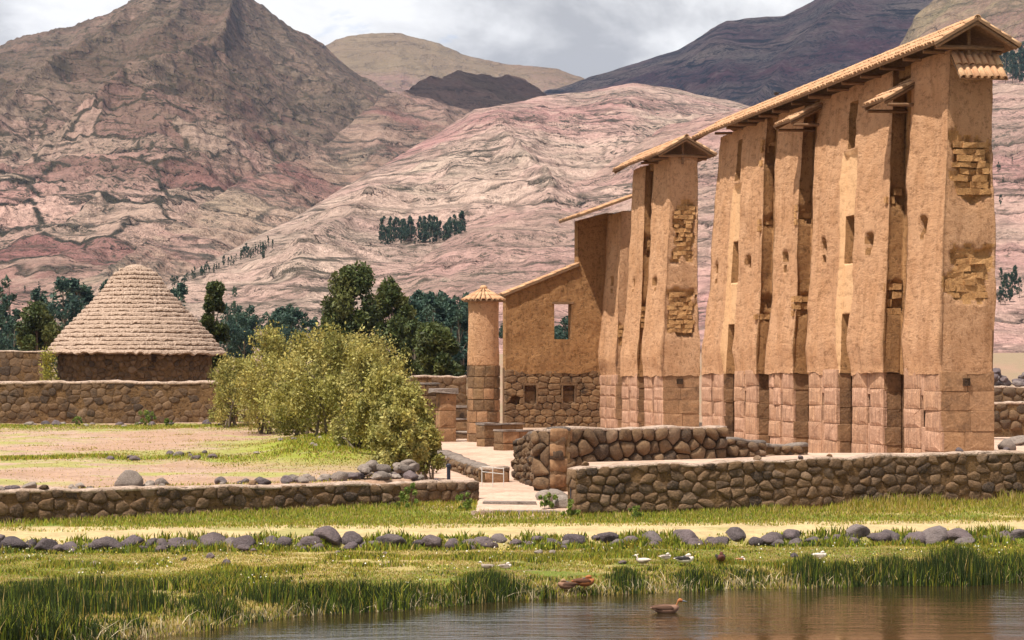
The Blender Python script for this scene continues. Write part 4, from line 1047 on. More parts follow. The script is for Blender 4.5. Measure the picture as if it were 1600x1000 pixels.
kw2, *_ = fieldwall('stone_wall', 'low rubble kerb running on to the block behind the metal barrier', (PX(701, 75.8), 75.8), (PX(756, 67.2), 67.2), (0.93, 0.88), (1.34, 1.30), 0.45, 0.2, seed=11, proud=0.08, bulge=0.06, capm=palerock)
kb, *_ = fieldwall('stone_wall', 'short low stone block wall behind the metal barrier', (PX(757, 66.6), 66.6), (PX(796, 66.9), 66.9), (0.88, 0.88), (1.33, 1.33), 0.5, 0.42, seed=12, m=ashlar_brown, proud=0.03, bulge=0.01)
def blockwall(name, label, a, b_, z0, z1, thick, courses, blk, m=None, cap=True, end=True):
    fn, L = wframe(a, b_); root = empty(name, (*fn(L/2, 0, -thick/2)[:2], z0), label, 'stone wall')
    pv, pf = box(fn, 0.04, L-0.04, z0-0.3, z1-0.02, -thick, -0.05); mk('wall_core', pv, pf, joint, root)
    ashlar_rows(root, lambda s, z, o: fn(s, z, o-0.05), 0, L, z0-0.1, z1, courses, blk, m or ashlar_brown, 0.015, 0.05, 'stone_block', 0.02)
    if end: ashlar_rows(root, lambda s, z, o: fn(0.04-o, z, -thick+s), 0, thick, z0-0.1, z1, courses, blk, m or basestone, 0.015, 0.04, 'stone_block', 0.02)
    if cap:
        n = max(1, int(L/0.6)); e = np.linspace(-0.03, L+0.03, n+1)
        for x0, x1 in zip(e[:-1], e[1:]):
            pv, pf = box(fn, x0+0.01, x1-0.01, z1, z1+random.uniform(0.05, 0.1), -thick-0.02, 0.04, 0.015); mk('cap_stone', pv, pf, palerock, root)
    return root
blockwall('stone_wall', 'low squared-block wall stub at the foot of the round column', (PX(757, 94), 94.0), (PX(818, 95), 95.0), 1.06, 2.02, 0.7, 2, 0.8, basestone)
blockwall('stone_wall', 'lower broken block stub in front of the squared-block stub', (PX(786, 90), 90.0), (PX(846, 91), 91.0), 1.03, 1.85, 0.7, 2, 0.7)
# ruined doorway left of the column
blockwall('stone_wall', 'dark ruined doorway wall between the bush and the pillar', (PX(640, 101), 101.0), (PX(686, 101.4), 101.4), 1.15, 3.70, 0.7, 5, 0.6, basestone)
rp = blockwall('stone_pillar', 'square stone pillar with a small socket under a tilted slab, left of the round column', (PX(687, 99.6), 99.6), (PX(713, 99.8), 99.8), 1.12, 3.30, 0.75, 3, 0.8, ashlar_brown, cap=False)
rp["category"] = 'pillar'
fn_, L_ = wframe((PX(687, 99.6), 99.6), (PX(713, 99.8), 99.8))
pv, pf = box(fn_, 0.2, 0.42, PZ(633, 99.6), PZ(623, 99.6), -0.03, 0.022); mk('socket_shade', pv, pf, joint, rp)  # socket's inner shade given as a flush dark plate
pv, pf = box(fn_, -0.35, L_+0.1, 3.32, 3.50, -0.8, 0.1, 0.05); mk('top_slab', pv, pf, palerock, rp)
fieldwall('stone_wall', 'rough stone wall behind the ruined doorway, reaching the column', (PX(640, 112), 112.0), (PX(729, 113), 113.0), (1.4, 1.4), (4.02, 4.0), 0.6, 0.42, seed=14, proud=0.03, bulge=0.015, gap=0.012, drop=0.15)
for k, (pa, pb, d, zt_) in enumerate(((709, 730, 103, PZ(674, 103)), (709, 732, 106, PZ(653, 106)), (706, 730, 109, PZ(634, 109)))):
    blockwall('stone_step', ['lowest', 'middle', 'highest'][k]+' pale-capped step block in the gap beside the round column', (PX(pa, d), d), (PX(pb, d), d), 1.15, zt_-0.08, 0.6, k+1, 0.6, basestone)["category"] = 'step'
# right of the temple
fieldwall('stone_wall', 'dark stone wall past the temple end, under the rock heap', (PX(1545, 122), 122.0), (PX(1760, 124), 124.0), (1.7, 1.7), (3.45, 3.42), 4.2, 0.42, seed=15)
fieldwall('stone_wall', 'low stone wall with a pale cap past the temple end', (PX(1545, 100), 100.0), (PX(1760, 101), 101.0), (1.7, 1.7), (2.88, 2.85), 0.6, 0.36, seed=16)
# stones lying loose on the two front wall tops
for (fq, Lq, wq, n_, lb, gp) in ((fL, LL, lwt, 10, 'small stone lying on the mud cap of the low front wall', 'stones on the low wall cap'), (fR, LR, rwt, 12, 'small stone lying on the mud cap of the tall front wall', 'stones on the tall wall cap')):
    CAPST.append((fq, Lq, wq, n_, lb, gp))
# step slabs in the gap
def slab(name, label, pts, z0, z1, m):
    n = len(pts); V = [(x, y, z0) for x, y in pts]+[(x+random.uniform(-.01, .01), y, z1+random.uniform(-.012, .012)) for x, y in pts]
    o = mk(name, V, [tuple(range(n))[::-1], tuple(range(n, 2*n))]+[(i, (i+1) % n, n+(i+1) % n, n+i) for i in range(n)], m); return tag(o, label, 'step')
slab('step_slab', 'long worn kerb slab across the gap between the two front walls', [(-0.75, 57.2), (0.2, 57.05), (0.62, 57.0), (0.62, 57.4), (-0.7, 57.6)], 0.6, 0.90, palerock)
slab('step_slab', 'lower pale step slab at the end of the low wall', [(-0.80, 55.4), (0.55, 55.3), (1.15, 55.4), (1.1, 55.75), (-0.75, 55.8)], 0.5, 0.77, palerock)
slab('step_slab', 'whitish squared block at the corner of the low wall', [(-1.0, 54.9), (-0.45, 54.85), (-0.42, 55.2), (-0.95, 55.25)], 0.45, 0.80, cap_mud)
# ------------------------------------------------------------------ thatched hut
hx, hy = PX(212, 135), 135.0
hut = empty('round_hut', (hx, hy, 2.0), 'round stone hut with a tall stepped straw thatch roof', 'hut')
hr = 4.55; hz_e = 5.42
def fH(s, z, o): a = s/hr; r = hr+o; return (hx+r*math.sin(a), hy-r*math.cos(a), z)
secs = [[fH(a*hr, z, 0.0) for a in np.linspace(0, 2*np.pi, 64, endpoint=False)] for z in (1.6, 3.5, hz_e+0.3)]
hwall = mk('hut_wall', *loft(secs), mortar, hut)
arc = 2.8*hr
rubble(hwall, lambda s, z, o: fH(s-arc/2, z, o), arc, lambda s: 3.3, lambda s: 5.3, 0.36, fieldstone, 1.15, 0.12, 0.03, 0.05, 0.03)
a_w = math.asin((PX(241, 131)-hx)/hr)*hr
pv, pf = box(fH, a_w-0.14, a_w+0.14, PZ(566, 130.5), PZ(553, 130.5), -0.2, 0.085); mk('slot_shade', pv, pf, joint, hwall)  # solid dark block, its colour stands in for shade inside the slot
prof_h = np.array([545, 520, 470, 400, 330, 260, 190, 130, 100, 70, 60])[::-1]; prof_r = np.array([478, 458, 420, 362, 292, 224, 160, 122, 98, 52, 20])[::-1]
k_ = 135/FP/3.571
nC = 21
def rad_at(z): return np.interp((z-hz_e)/k_, (545-prof_h)[::-1], prof_r[::-1])*k_
ztop = hz_e+(545-60)*k_
zc = hz_e+(ztop-hz_e)*np.linspace(0, 1, nC+1)
A = np.linspace(0, 2*np.pi, 220, endpoint=False)
rings = [np.stack([hx+r*np.cos(A[::5]), hy+r*np.sin(A[::5]), z+0*A[::5]], -1) for r, z in ((rad_at(hz_e)-0.15, hz_e+0.05), (rad_at(hz_e)-0.5, hz_e+0.1), (0.1, ztop-0.4))]
hroof = mk('thatch_roof', *loft(rings), wood, hut)
for i in range(nC):
    z0, z1 = zc[i], zc[i+1]; r0, r1 = rad_at(z0), rad_at(z1)
    rag = 0.09*fbm(A*16, A*0+i*3.3, 0, 3, 5)+0.05*rng.uniform(-1, 1, len(A)); th = 0.24 if i else 0.28
    und = 0.04*fbm(np.cos(A)*2.5, np.sin(A)*2.5, i*1.7, 3, 9)
    rings = []
    for (rr, zz_) in ((r0-0.20, z0+0.03), (r0+th*0.55, z0-0.10), (r0+th, z0-0.02), (r0+th*0.8, z0+0.10), ((r0+r1)/2+th*0.5, (z0+z1)/2+0.04), (r1+0.02, z1+0.05), (max(0.01, r1-0.25), z1+0.05)):
        e = rag*(1.0 if zz_ < z0+0.06 else 0.35)
        rj = rr+und+0.012*rng.uniform(-1, 1, len(A))
        rings.append(np.stack([hx+rj*np.cos(A), hy+rj*np.sin(A), zz_+e+und], -1))
    mk('thatch_course', *loft(rings, True, False), thatch, hroof)
rings = [np.stack([hx+r*np.cos(A[::5]), hy+r*np.sin(A[::5]), z+0*A[::5]], -1) for r, z in ((0.75, ztop-0.18), (0.6, ztop+0.0), (0.3, ztop+0.10), (0.02, ztop+0.13))]
mk('thatch_tip', *loft(rings), thatch, hroof, True)
# ------------------------------------------------------------------ loose rocks
def rock_mesh(k):
    V, F = [], []
    t = (1+5**0.5)/2
    V0 = np.array([(-1,t,0),(1,t,0),(-1,-t,0),(1,-t,0),(0,-1,t),(0,1,t),(0,-1,-t),(0,1,-t),(t,0,-1),(t,0,1),(-t,0,-1),(-t,0,1)], float)
    F0 = [(0,11,5),(0,5,1),(0,1,7),(0,7,10),(0,10,11),(1,5,9),(5,11,4),(11,10,2),(10,7,6),(7,1,8),(3,9,4),(3,4,2),(3,2,6),(3,6,8),(3,8,9),(4,9,5),(2,4,11),(6,2,10),(8,6,7),(9,8,1)]
    V = [v_/np.linalg.norm(v_) for v_ in V0]; F = F0
    for it in range(2):
        cache = {}; nF = []
        def mid(a, b_):
            key = (min(a, b_), max(a, b_))
            if key not in cache:
                m_ = V[a]+V[b_]; V.append(m_/np.linalg.norm(m_)); cache[key] = len(V)-1
            return cache[key]
        for a, b_, c in F:
            x, y, z = mid(a, b_), mid(b_, c), mid(c, a); nF += [(a, x, z), (b_, y, x), (c, z, y), (x, y, z)]
        F = nF
    V = np.array(V)
    r = np.random.default_rng(100+k)
    for _ in range(9):          # flatten with random planes for facets
        d = r.normal(size=3); d /= np.linalg.norm(d); lim = r.uniform(0.55, 0.9); h = V@d
        V = V-np.outer(np.maximum(h-lim, 0)*0.9, d)
    V *= (1+0.18*fbm(V[:, 0]*1.7+k*9, V[:, 1]*1.7, V[:, 2]*1.7, 3, 3))[:, None]
    V[:, 2] *= 0.72; V[:, 0] *= 1.15
    return V, np.array(F)
RV = [rock_mesh(k) for k in range(7)]
RM = {}
def rock(x, y, r, m, label, group, sink=0.3, z=None, flat=1.0, name='rock', seed=None):
    k = random.randrange(7) if seed is None else seed
    key = (k, m.name)
    if key not in RM: RM[key] = raw_mesh('rock', *RV[k], m, False)
    o = bpy.data.objects.new(name, RM[key]); C.objects.link(o)
    zz_ = float(G(x, y)) if z is None else z
    o.location = (x, y, zz_+r*0.72*flat*(1-2*sink)); o.scale = (r*random.uniform(0.85, 1.25), r*random.uniform(0.8, 1.1), r*flat*random.uniform(0.85, 1.15))
    o.rotation_euler = (random.uniform(-0.25, 0.25), random.uniform(-0.25, 0.25), random.uniform(0, 6.28))
    tag(o, label, 'rock', group); return o
px_ = -160.0
while px_ < 1900:
    y0 = 49.85+0.13*PX(px_, 50)+random.uniform(-0.18, 0.18); r = random.choice([0.17, 0.20, 0.24, 0.28, 0.32])*random.uniform(0.85, 1.15)
    x0 = PX(px_, y0)
    rock(x0, y0, r, boulder, 'dark purplish boulder half sunk in grass along the path edge', 'boulders lining the grass path', 0.20, z=float(G(x0, y0-0.2)))
    if random.random() < 0.35: 
        xx, yy = x0+random.uniform(-.2, .2), y0-random.uniform(.25, .45); rock(xx, yy, r*0.6, boulder, 'dark purplish boulder half sunk in grass along the path edge', 'boulders lining the grass path', 0.25)
    px_ += r*70*random.uniform(1.15, 1.9)
for (a_, b_, n, rr, yy) in ((0, 745, 36, (0.08, 0.19), (0.6, 1.8)), (385, 500, 9, (0.10, 0.20), (0.6, 1.6)), (520, 690, 24, (0.12, 0.25), (0.55, 2.2))):
    for i in range(n):
        p_ = random.uniform(a_, b_); X_ = PX(p_, 56); Y_ = y_lwall(X_)+random.uniform(*yy)
        rock(X_, Y_, random.uniform(*rr), random.choice([palerock, palerock, boulder]), 'loose grey field rock heaped behind the low front wall', 'loose rocks behind the low wall', 0.25)
for i in range(12):
    p_ = random.uniform(545, 660); X_ = PX(p_, 57.5); Y_ = y_lwall(X_)+random.uniform(0.9, 1.7)
    rock(X_, Y_, random.uniform(0.14, 0.24), palerock, 'loose grey field rock heaped behind the low front wall', 'loose rocks behind the low wall', 0.1, z=float(G(X_, Y_))+random.uniform(0.1, 0.25))
X_ = PX(207, 55.5); rock(X_, y_lwall(X_)+0.9, 0.40, palerock, 'biggest rounded grey boulder just behind the low front wall', None, 0.25, seed=2)
for i in range(16):
    p_ = random.uniform(-20, 345); d_ = random.uniform(100, 103.4); rock(PX(p_, d_), d_, random.uniform(0.12, 0.27), random.choice([boulder, palerock]), 'small stone in the grass at the foot of the hut terrace wall', 'stones below the hut terrace wall', 0.3)
for i in range(10):
    p_ = random.uniform(170, 370); d_ = random.uniform(68.5, 72.5); rock(PX(p_, d_), d_, random.uniform(0.08, 0.17), boulder, 'small dark rock on the grassy ridge across the field', 'rocks on the field ridge', 0.3)
for i in range(8):
    p_ = random.uniform(400, 560); d_ = random.uniform(70, 78); rock(PX(p_, d_), d_, random.uniform(0.08, 0.16), palerock, 'small rock on the green slope under the bushes', 'rocks on the mound', 0.3)
for (p_, y_, d_, r_, lb) in ((868, 762, 57.5, 0.34, 'big pale rock leaning at the corner of the tall front wall'), (880, 775, 56.5, 0.28, 'grey rock below the pale leaning rock at the wall corner'), (852, 768, 58.5, 0.22, 'small pale rock at the foot of the cobble wall corner')):
    rock(PX(p_, d_), d_, r_, palerock, lb, None, 0.2)
for i in range(26):
    p_ = random.uniform(1552, 1660); d_ = random.uniform(122.6, 125.4); rock(PX(p_, d_), d_, random.uniform(0.2, 0.5), boulder, 'dark rock of the heap on top of the wall past the temple end', 'rock heap past the temple', 0.2, z=3.50+0.55*(i % 2)*random.random())
for i in range(8):
    p_ = random.uniform(1562, 1660); d_ = random.uniform(84, 96); rock(PX(p_, d_), d_, random.uniform(0.2, 0.42), palerock, 'pale fallen block on the ground past the temple end', 'fallen blocks past the temple', 0.2)
for i in range(18):
    p_ = random.uniform(40, 1560); d_ = random.uniform(44.5, 49); x0 = PX(p_, d_)
    if d_ > float(y_shore(np.array(x0), np.array(d_)))+0.8: rock(x0, d_, random.uniform(0.05, 0.11), random.choice([palerock, boulder]), 'small stone showing through the grass of the pond bank', 'stones on the pond bank', 0.2)
for (fq, Lq, wq, n_, lb, gp) in CAPST:
    for i in range(n_):
        s = random.uniform(0.3, Lq-0.2); q_ = fq(s, 0, random.uniform(-0.35, 0.0)); r_ = random.uniform(0.06, 0.13)
        rock(q_[0], q_[1], r_, random.choice([palerock, fieldstone, boulder]), lb, gp, 0.15, z=float(wq(s))+0.02)
# metal barrier and posts
br = empty('metal_barrier', (PX(770, 64.5), 64.5, 0.9), 'thin white metal barrier at the courtyard path', 'barrier')
for p_ in (753, 770, 787):
    a_ = np.array([PX(p_, 64.5), 64.5, 0.85]); mk('post', *tube([a_, a_+up*0.3, a_+up*0.62], 0.014, 6), steel, br)
for z_ in (1.30, 1.45):
    a_ = np.array([PX(753, 64.5), 64.5, z_+0.05]); c_ = np.array([PX(787, 64.5), 64.5, z_-0.02]); mk('rail', *tube([a_, (a_+c_)/2, c_], 0.012, 6), steel, br)
for (p_, y_, d_, lb) in ((701, 739, 60.8, 'short dark marker post behind the right end of the low wall'), (894, 762, 55.3, 'short dark marker post against the end of the tall front wall')):
    a_ = np.array([PX(p_, d_), d_, PZ(y_+14, d_)]); o = empty('marker_post', a_, lb, 'post')
    mk('shaft', *tube([a_-up*0.3, a_+up*0.2, a_+up*0.42], 0.05, 8), darkpaint, o); mk('head', *tube([a_+up*0.40, a_+up*0.46, a_+up*0.50], [0.065, 0.07, 0.03], 8), darkpaint, o)
# ------------------------------------------------------------------ vegetation
def leaf_quads(cen, size, col, asp=0.45, upb=0.3, r=None):
    r = r or rng; n = len(cen)
    a = r.normal(size=(n, 3)); a[:, 2] += upb; a /= np.linalg.norm(a, axis=1)[:, None]
    c = r.normal(size=(n, 3)); c -= (c*a).sum(1)[:, None]*a; c /= np.linalg.norm(c, axis=1)[:, None]+1e-9
    s = np.broadcast_to(size, (n,))[:, None]
    V = np.stack([cen-a*s*0.5, cen+c*s*asp*0.5, cen+a*s*0.5, cen-c*s*asp*0.5], 1).reshape(-1, 3)
    F = np.arange(4*n).reshape(n, 4)
    return V, F, np.repeat(col, 4, axis=0)
def pick(cols, n, r=None): r = r or rng; return np.array(cols)[r.integers(0, len(cols), n)]
SHR = [(0.25, 0.23, 0.055), (0.34, 0.31, 0.08), (0.17, 0.165, 0.04), (0.42, 0.37, 0.13), (0.29, 0.24, 0.05), (0.44, 0.35, 0.10), (0.12, 0.12, 0.03)]
def shrub(label, px, d, w, h, n, seed, cols=SHR, size=0.115, name='bush', cat='bush', group=None, lift=0.0, stems=9, nclump=64):
    r = np.random.default_rng(seed); x0 = PX(px, d); z0 = float(G(x0, d))
    root = empty(name, (x0, d, z0), label, cat, group)
    # clumps spread through a rough dome
    th = r.uniform(0, 2*np.pi, nclump); rad = np.sqrt(r.uniform(0.02, 1, nclump)); hz = r.uniform(0.12, 1, nclump)
    env = np.sqrt(np.clip(1.02-(hz-0.35)**2/0.45, 0.05, 1))
    lob = 0.8+0.35*np.sin(th*2+seed)+0.15*r.normal(size=nclump)
    cc = np.stack([x0+np.cos(th)*rad*env*w/2*lob, d+np.sin(th)*rad*env*w/2*0.9*lob, z0+lift+hz*(h-lift)*(1-0.12*rad)], -1)
    cs = r.uniform(0.20, 0.42, nclump)*h*0.25
    ctint = pick(cols, nclump, r)
    k = r.integers(0, nclump, n)
    off = r.normal(size=(n, 3)); off /= np.linalg.norm(off, axis=1)[:, None]; off *= (r.uniform(0.15, 1, n)**0.5*cs[k]*1.25)[:, None]
    off[:, 2] *= 1.25
    # twigs sticking out of the outline
    tw = r.random(n) < 0.22; off[tw] *= r.uniform(1.0, 1.75, tw.sum())[:, None]
    p = cc[k]+off; p[:, 2] = np.maximum(p[:, 2], z0+0.05)
    col = ctint[k]*0.55+pick(cols, n, r)*0.45; col = col*r.uniform(0.75, 1.25, (n, 1))
    V, F, c = leaf_quads(p, r.uniform(0.6, 1.4, n)*size, col, 0.5, 0.5, r)
    mk('crown', V, F, leaf, root, False, c)
    parts = []
    for i in range(stems):
        e = cc[r.integers(0, nclump)]; b_ = np.array([x0+r.normal()*w*0.10, d+r.normal()*w*0.08, z0-0.15]); m_ = (b_+e)/2+r.normal(size=3)*0.12*h*0.3; m_[2] += 0.1*h
        mk('stem', *tube([b_, b_*0.7+m_*0.3+r.normal(size=3)*0.03, m_, m_*0.4+e*0.6, e], np.array([0.055, 0.045, 0.033, 0.022, 0.008])*h/3.2, 6), bark, root)
    return root
bl = ['leftmost pale olive bush, touching the end of the hut terrace wall', 'tall pale olive bush rising behind the others near the hut', 'rounded olive bush on the green mound', 'highest dense olive bush in the middle of the thicket', 'broad olive bush above the loose rocks', 'light olive bush in the thicket beside the courtyard', 'sprawling pale bush reaching over the courtyard kerb', 'low twiggy bush at the end of the thicket beside the rock pile', 'olive bush tucked behind the thicket, top showing']
for i, (px, d, w, h, n) in enumerate(((366, 99, 3.4, 3.3, 11000), (420, 92, 3.8, 4.3, 13000), (470, 82, 3.4, 3.8, 12500), (522, 77, 3.4, 3.75, 13500), (568, 71, 2.9, 3.1, 13000), (606, 68, 2.6, 2.75, 12000), (638, 66, 2.4, 2.3, 10000), (622, 62.5, 2.1, 1.75, 9000), (580, 86, 3.4, 3.9, 9000))):
    shrub(bl[i], px, d, w, h, n, 300+i)
shrub('small wispy bush arching over the pale courtyard', 668, 65.5, 0.9, 1.9, 2600, 330, stems=6, nclump=16, lift=0.3)
GRN = [(0.12, 0.17, 0.03), (0.17, 0.23, 0.04), (0.09, 0.13, 0.025), (0.22, 0.25, 0.05)]
for i, (px, d, w, h, lb) in enumerate(((640, 57.2, 1.1, 0.62, 'bright green weed clump against the low front wall'), (725, 56.6, 0.7, 0.45, 'small dark weed at the right end of the low front wall'), (857, 56.2, 0.5, 0.42, 'green leafy plant below the leaning pale rock'), (890, 54.6, 0.42, 0.45, 'green leafy plant against the corner of the tall front wall'), (228, 101, 0.9, 0.75, 'round dark green shrub at the foot of the hut terrace wall'), (993, 54.6, 0.4, 0.34, 'dark little weed in grass before the tall front wall'), (262, 101, 0.7, 0.4, 'low weed right of the round shrub below the hut'), (120, 100.6, 0.8, 0.4, 'low green weed on the bank below the hut wall'))):
    shrub(lb, px, d, w, h, 900, 350+i, GRN, 0.07, 'weed_plant', 'plant', None, 0, 4, 12)
YEL = [(0.40, 0.34, 0.05), (0.30, 0.27, 0.05), (0.20, 0.2, 0.04)]
shrub('yellow flowering shrub in the corner beside the hut', 75, 129, 0.9, 3.6, 1600, 371, YEL, 0.12, 'yellow_shrub', 'bush', None, 1.2, 4, 14)
shrub('bright green bush seen through the cross wall window', 881, 135, 1.5, 2.4, 2500, 377, GRN, 0.14, 'bush', 'bush', None, 0.3, 4, 18)
# trees
def tree_parts(seed, H, wid, nclump, nleaf, size, cols, prof='euc', trunk_r=0.16):
    r = np.random.default_rng(seed); parts = []
    bend = r.normal(size=2)*0.03*H
    tz = np.linspace(0, 0.9, 7); tp = np.stack([bend[0]*tz**2, bend[1]*tz**2, tz*H], -1)
    parts.append(tube(tp, trunk_r*(1-tz*0.85), 7))
    hz = r.uniform(0.25 if prof == 'euc' else 0.12, 1.0, nclump)
    env = {'euc': np.interp(hz, [0.2, 0.45, 0.75, 1.0], [0.55, 1.0, 0.8, 0.22]), 'round': np.interp(hz, [0.1, 0.4, 0.75, 1.0], [0.8, 1.0, 0.8, 0.25]), 'col': np.interp(hz, [0.1, 0.5, 1], [0.7, 1, 0.25])}[prof]
    th = r.uniform(0, 2*np.pi, nclump); rad = r.uniform(0.25, 1, nclump)**0.6*env*wid/2
    cc = np.stack([np.cos(th)*rad+bend[0]*hz**2, np.sin(th)*rad+bend[1]*hz**2, hz*H], -1)
    for i in range(0, nclump, 2):
        e = cc[i]; z = max(0.1, hz[i]-0.22)*H; b_ = np.array([bend[0]*(z/H)**2, bend[1]*(z/H)**2, z]); m_ = (b_+e)/2; m_[2] += 0.02*H
        parts.append(tube([b_, m_, e], np.array([0.35, 0.22, 0.08])*trunk_r, 5))
    cs = r.uniform(0.10, 0.19, nclump)*wid*1.25
    k = r.integers(0, nclump, nleaf)
    off = r.normal(size=(nleaf, 3)); off /= np.linalg.norm(off, axis=1)[:, None]; off *= (r.uniform(0.2, 1, nleaf)**0.5*cs[k])[:, None]; off[:, 2] *= 1.15
    tint = pick(cols, nclump, r); col = (tint[k]*0.6+pick(cols, nleaf, r)*0.4)*r.uniform(0.75, 1.25, (nleaf, 1))
    V, F, c = leaf_quads(cc[k]+off, r.uniform(0.6, 1.4, nleaf)*size, col, 0.45, -0.2, r)
    return join(parts), (V, F, c)
def put_tree(name, label, x, y, z, tr, cr_, group=None, cat='tree', s=1.0):
    root = empty(name, (x, y, z), label, cat, group)
    o = np.array([x, y, z-0.3])
    mk('trunk', np.asarray(tr[0])*s+o, tr[1], bark, root, True); mk('crown', cr_[0]*s+o, cr_[1], leaf, root, False, cr_[2])
EUC = [(0.055, 0.075, 0.022), (0.085, 0.105, 0.028), (0.035, 0.05, 0.016), (0.12, 0.12, 0.03), (0.06, 0.065, 0.02)]
for i, (lb, px, d, ytop, wpx, prof, ncl, nl) in enumerate((
    ('tallest dark eucalyptus standing behind the olive thicket', 548, 150, 412, 88, 'euc', 46, 11000), ('second eucalyptus, right of the tallest one behind the thicket', 616, 146, 438, 62, 'euc', 36, 8000),
    ('dense round dark tree between the thicket and the column', 682, 126, 503, 70, 'round', 34, 8000), ('narrow dark tree just right of the thatched hut', 334, 142, 443, 46, 'col', 30, 7000),
    ('dark bushy tree left of the hut above the wall', 58, 150, 474, 64, 'euc', 26, 5000), ('bushy tree filling behind the thicket by the tallest eucalyptus', 520, 158, 470, 60, 'round', 26, 5000), ('dark tree low behind the thicket near the column trees', 648, 140, 505, 50, 'round', 22, 4500))):
    x = PX(px, d); z = float(G(x, d)); H = PZ(ytop, d)-z
    tr, cr_ = tree_parts(500+i, H, wpx*d/FP*1.12, ncl, int(nl*1.3), 0.30, EUC, prof, 0.18)
    put_tree('eucalyptus_tree' if prof == 'euc' else 'leafy_tree', lb, x, d, z, tr, cr_)
BLU = [(0.030, 0.062, 0.045), (0.045, 0.085, 0.058), (0.022, 0.045, 0.036), (0.06, 0.095, 0.055)]
VAR = []
for k in range(5):
    tr, cr_ = tree_parts(600+k, 8.0, [3.0, 2.4, 3.6, 2.0, 2.8][k], 22, 1500, 0.42, BLU, ['euc', 'col', 'euc', 'col', 'round'][k], 0.13)
    VAR.append((raw_mesh('trunk', *tr, bark, True), raw_mesh('crown', cr_[0], cr_[1], leaf, False, cr_[2])))
def far_tree(x, y, z, h, label, group, k=None, w=1.0, parts=True, name='eucalyptus_tree'):
    k = random.randrange(5) if k is None else k
    root = empty(name, (x, y, z), label, 'tree', group)
    root.scale = (h/8*w, h/8*w, h/8); root.rotation_euler = (0, 0, random.uniform(0, 6.28))
    for nm, me in (('trunk', VAR[k][0]), ('crown', VAR[k][1])):
        if nm == 'trunk' and not parts: continue
        o = bpy.data.objects.new(nm, me); C.objects.link(o); o.parent = root; o.location = (0, 0, -0.15)
def wood(n, pa, pb, da, db, ya, yb_, label, group):
    for i in range(n):
        px = random.uniform(pa, pb); d = random.uniform(da, db); x = PX(px, d); z = float(G(x, d))
        h = PZ(random.uniform(ya, yb_), d)-z
        far_tree(x, d, z, max(3, h), label, group, None, random.uniform(0.8, 1.25))
wood(34, 350, 520, 220, 320, 478, 512, 'blue-green eucalyptus in the valley wood between hut and thicket', 'valley wood behind the thicket')
wood(48, 628, 740, 200, 320, 456, 500, 'blue-green eucalyptus in the dense wood behind the round column', 'valley wood behind the column')
wood(26, -60, 95, 210, 330, 470, 535, 'blue-green eucalyptus in the valley left of the hut', 'valley wood left of the hut')
for (px, d, yt, w) in ((100, 300, 438, 1.3), (131, 310, 440, 1.5), (118, 330, 452, 1.1), (163, 330, 440, 0.8), (66, 300, 455, 1.0), (17, 300, 432, 1.0), (6, 280, 448, 1.2), (272, 330, 446, 1.2), (285, 340, 455, 1.0), (365, 330, 448, 0.6)):
    x = PX(px, d); z = float(G(x, d)); far_tree(x, d, z, PZ(yt, d)-z, 'tall slim eucalyptus rising above the valley wood around the hut', 'tall trees around the hut', None, w)
wood(26, 800, 960, 230, 300, 482, 515, 'blue-green eucalyptus seen through the cross wall window', 'trees beyond the cross wall')
def slope_trees(surf, pts, hpx, label, group):
    for (px, py) in pts:
        p = on_slope(surf, px, py); far_tree(p[0], p[1], p[2], hpx*random.uniform(0.7, 1.3)*p[1]/FP, label, group, None, random.uniform(0.7, 1.1))
slope_trees('hill_middle', [(random.uniform(588, 722), 384-(0.10*(i % 10))-random.uniform(0, 14)) for i in range(80)], 27, 'small dark tree of the plantation block on the far pink hillside', 'plantation block on the hillside')
slope_trees('hill_middle', [(268+i*4.2+random.uniform(-3, 3), 449-i*1.72+random.uniform(-2, 6)) for i in range(38)], 14, 'tiny dark tree in the row along the hill crest behind the hut', 'tree row on the hill crest')
slope_trees('hill_middle', [(random.uniform(376, 410), random.uniform(396, 408)) for i in range(9)], 18, 'dark tree in the clump beside the crest tree row', 'tree clump on the hill crest')
slope_trees('hill_front', [(random.uniform(1552, 1602), random.uniform(440, 480)) for i in range(12)], 30, 'dark tree on the pink slope past the temple end', 'trees on the slope past the temple')
slope_trees('hill_front', [(random.uniform(1545, 1640), random.uniform(116, 132)) for i in range(26)], 46, 'dark pine in the wood on the crest behind the temple roof', 'pine wood on the crest')
slope_trees('hill_front', [(random.uniform(1552, 1620), random.uniform(250, 330)) for i in range(7)], 16, 'small shrub-like tree high on the slope past the temple', 'small trees high on the slope')
slope_trees('mountain_left', [(random.uniform(-20, 200), random.uniform(452, 480)) for i in range(16)], 16, 'small dark tree on the lowest field of the left mountain', 'trees on the lowest mountain fields')
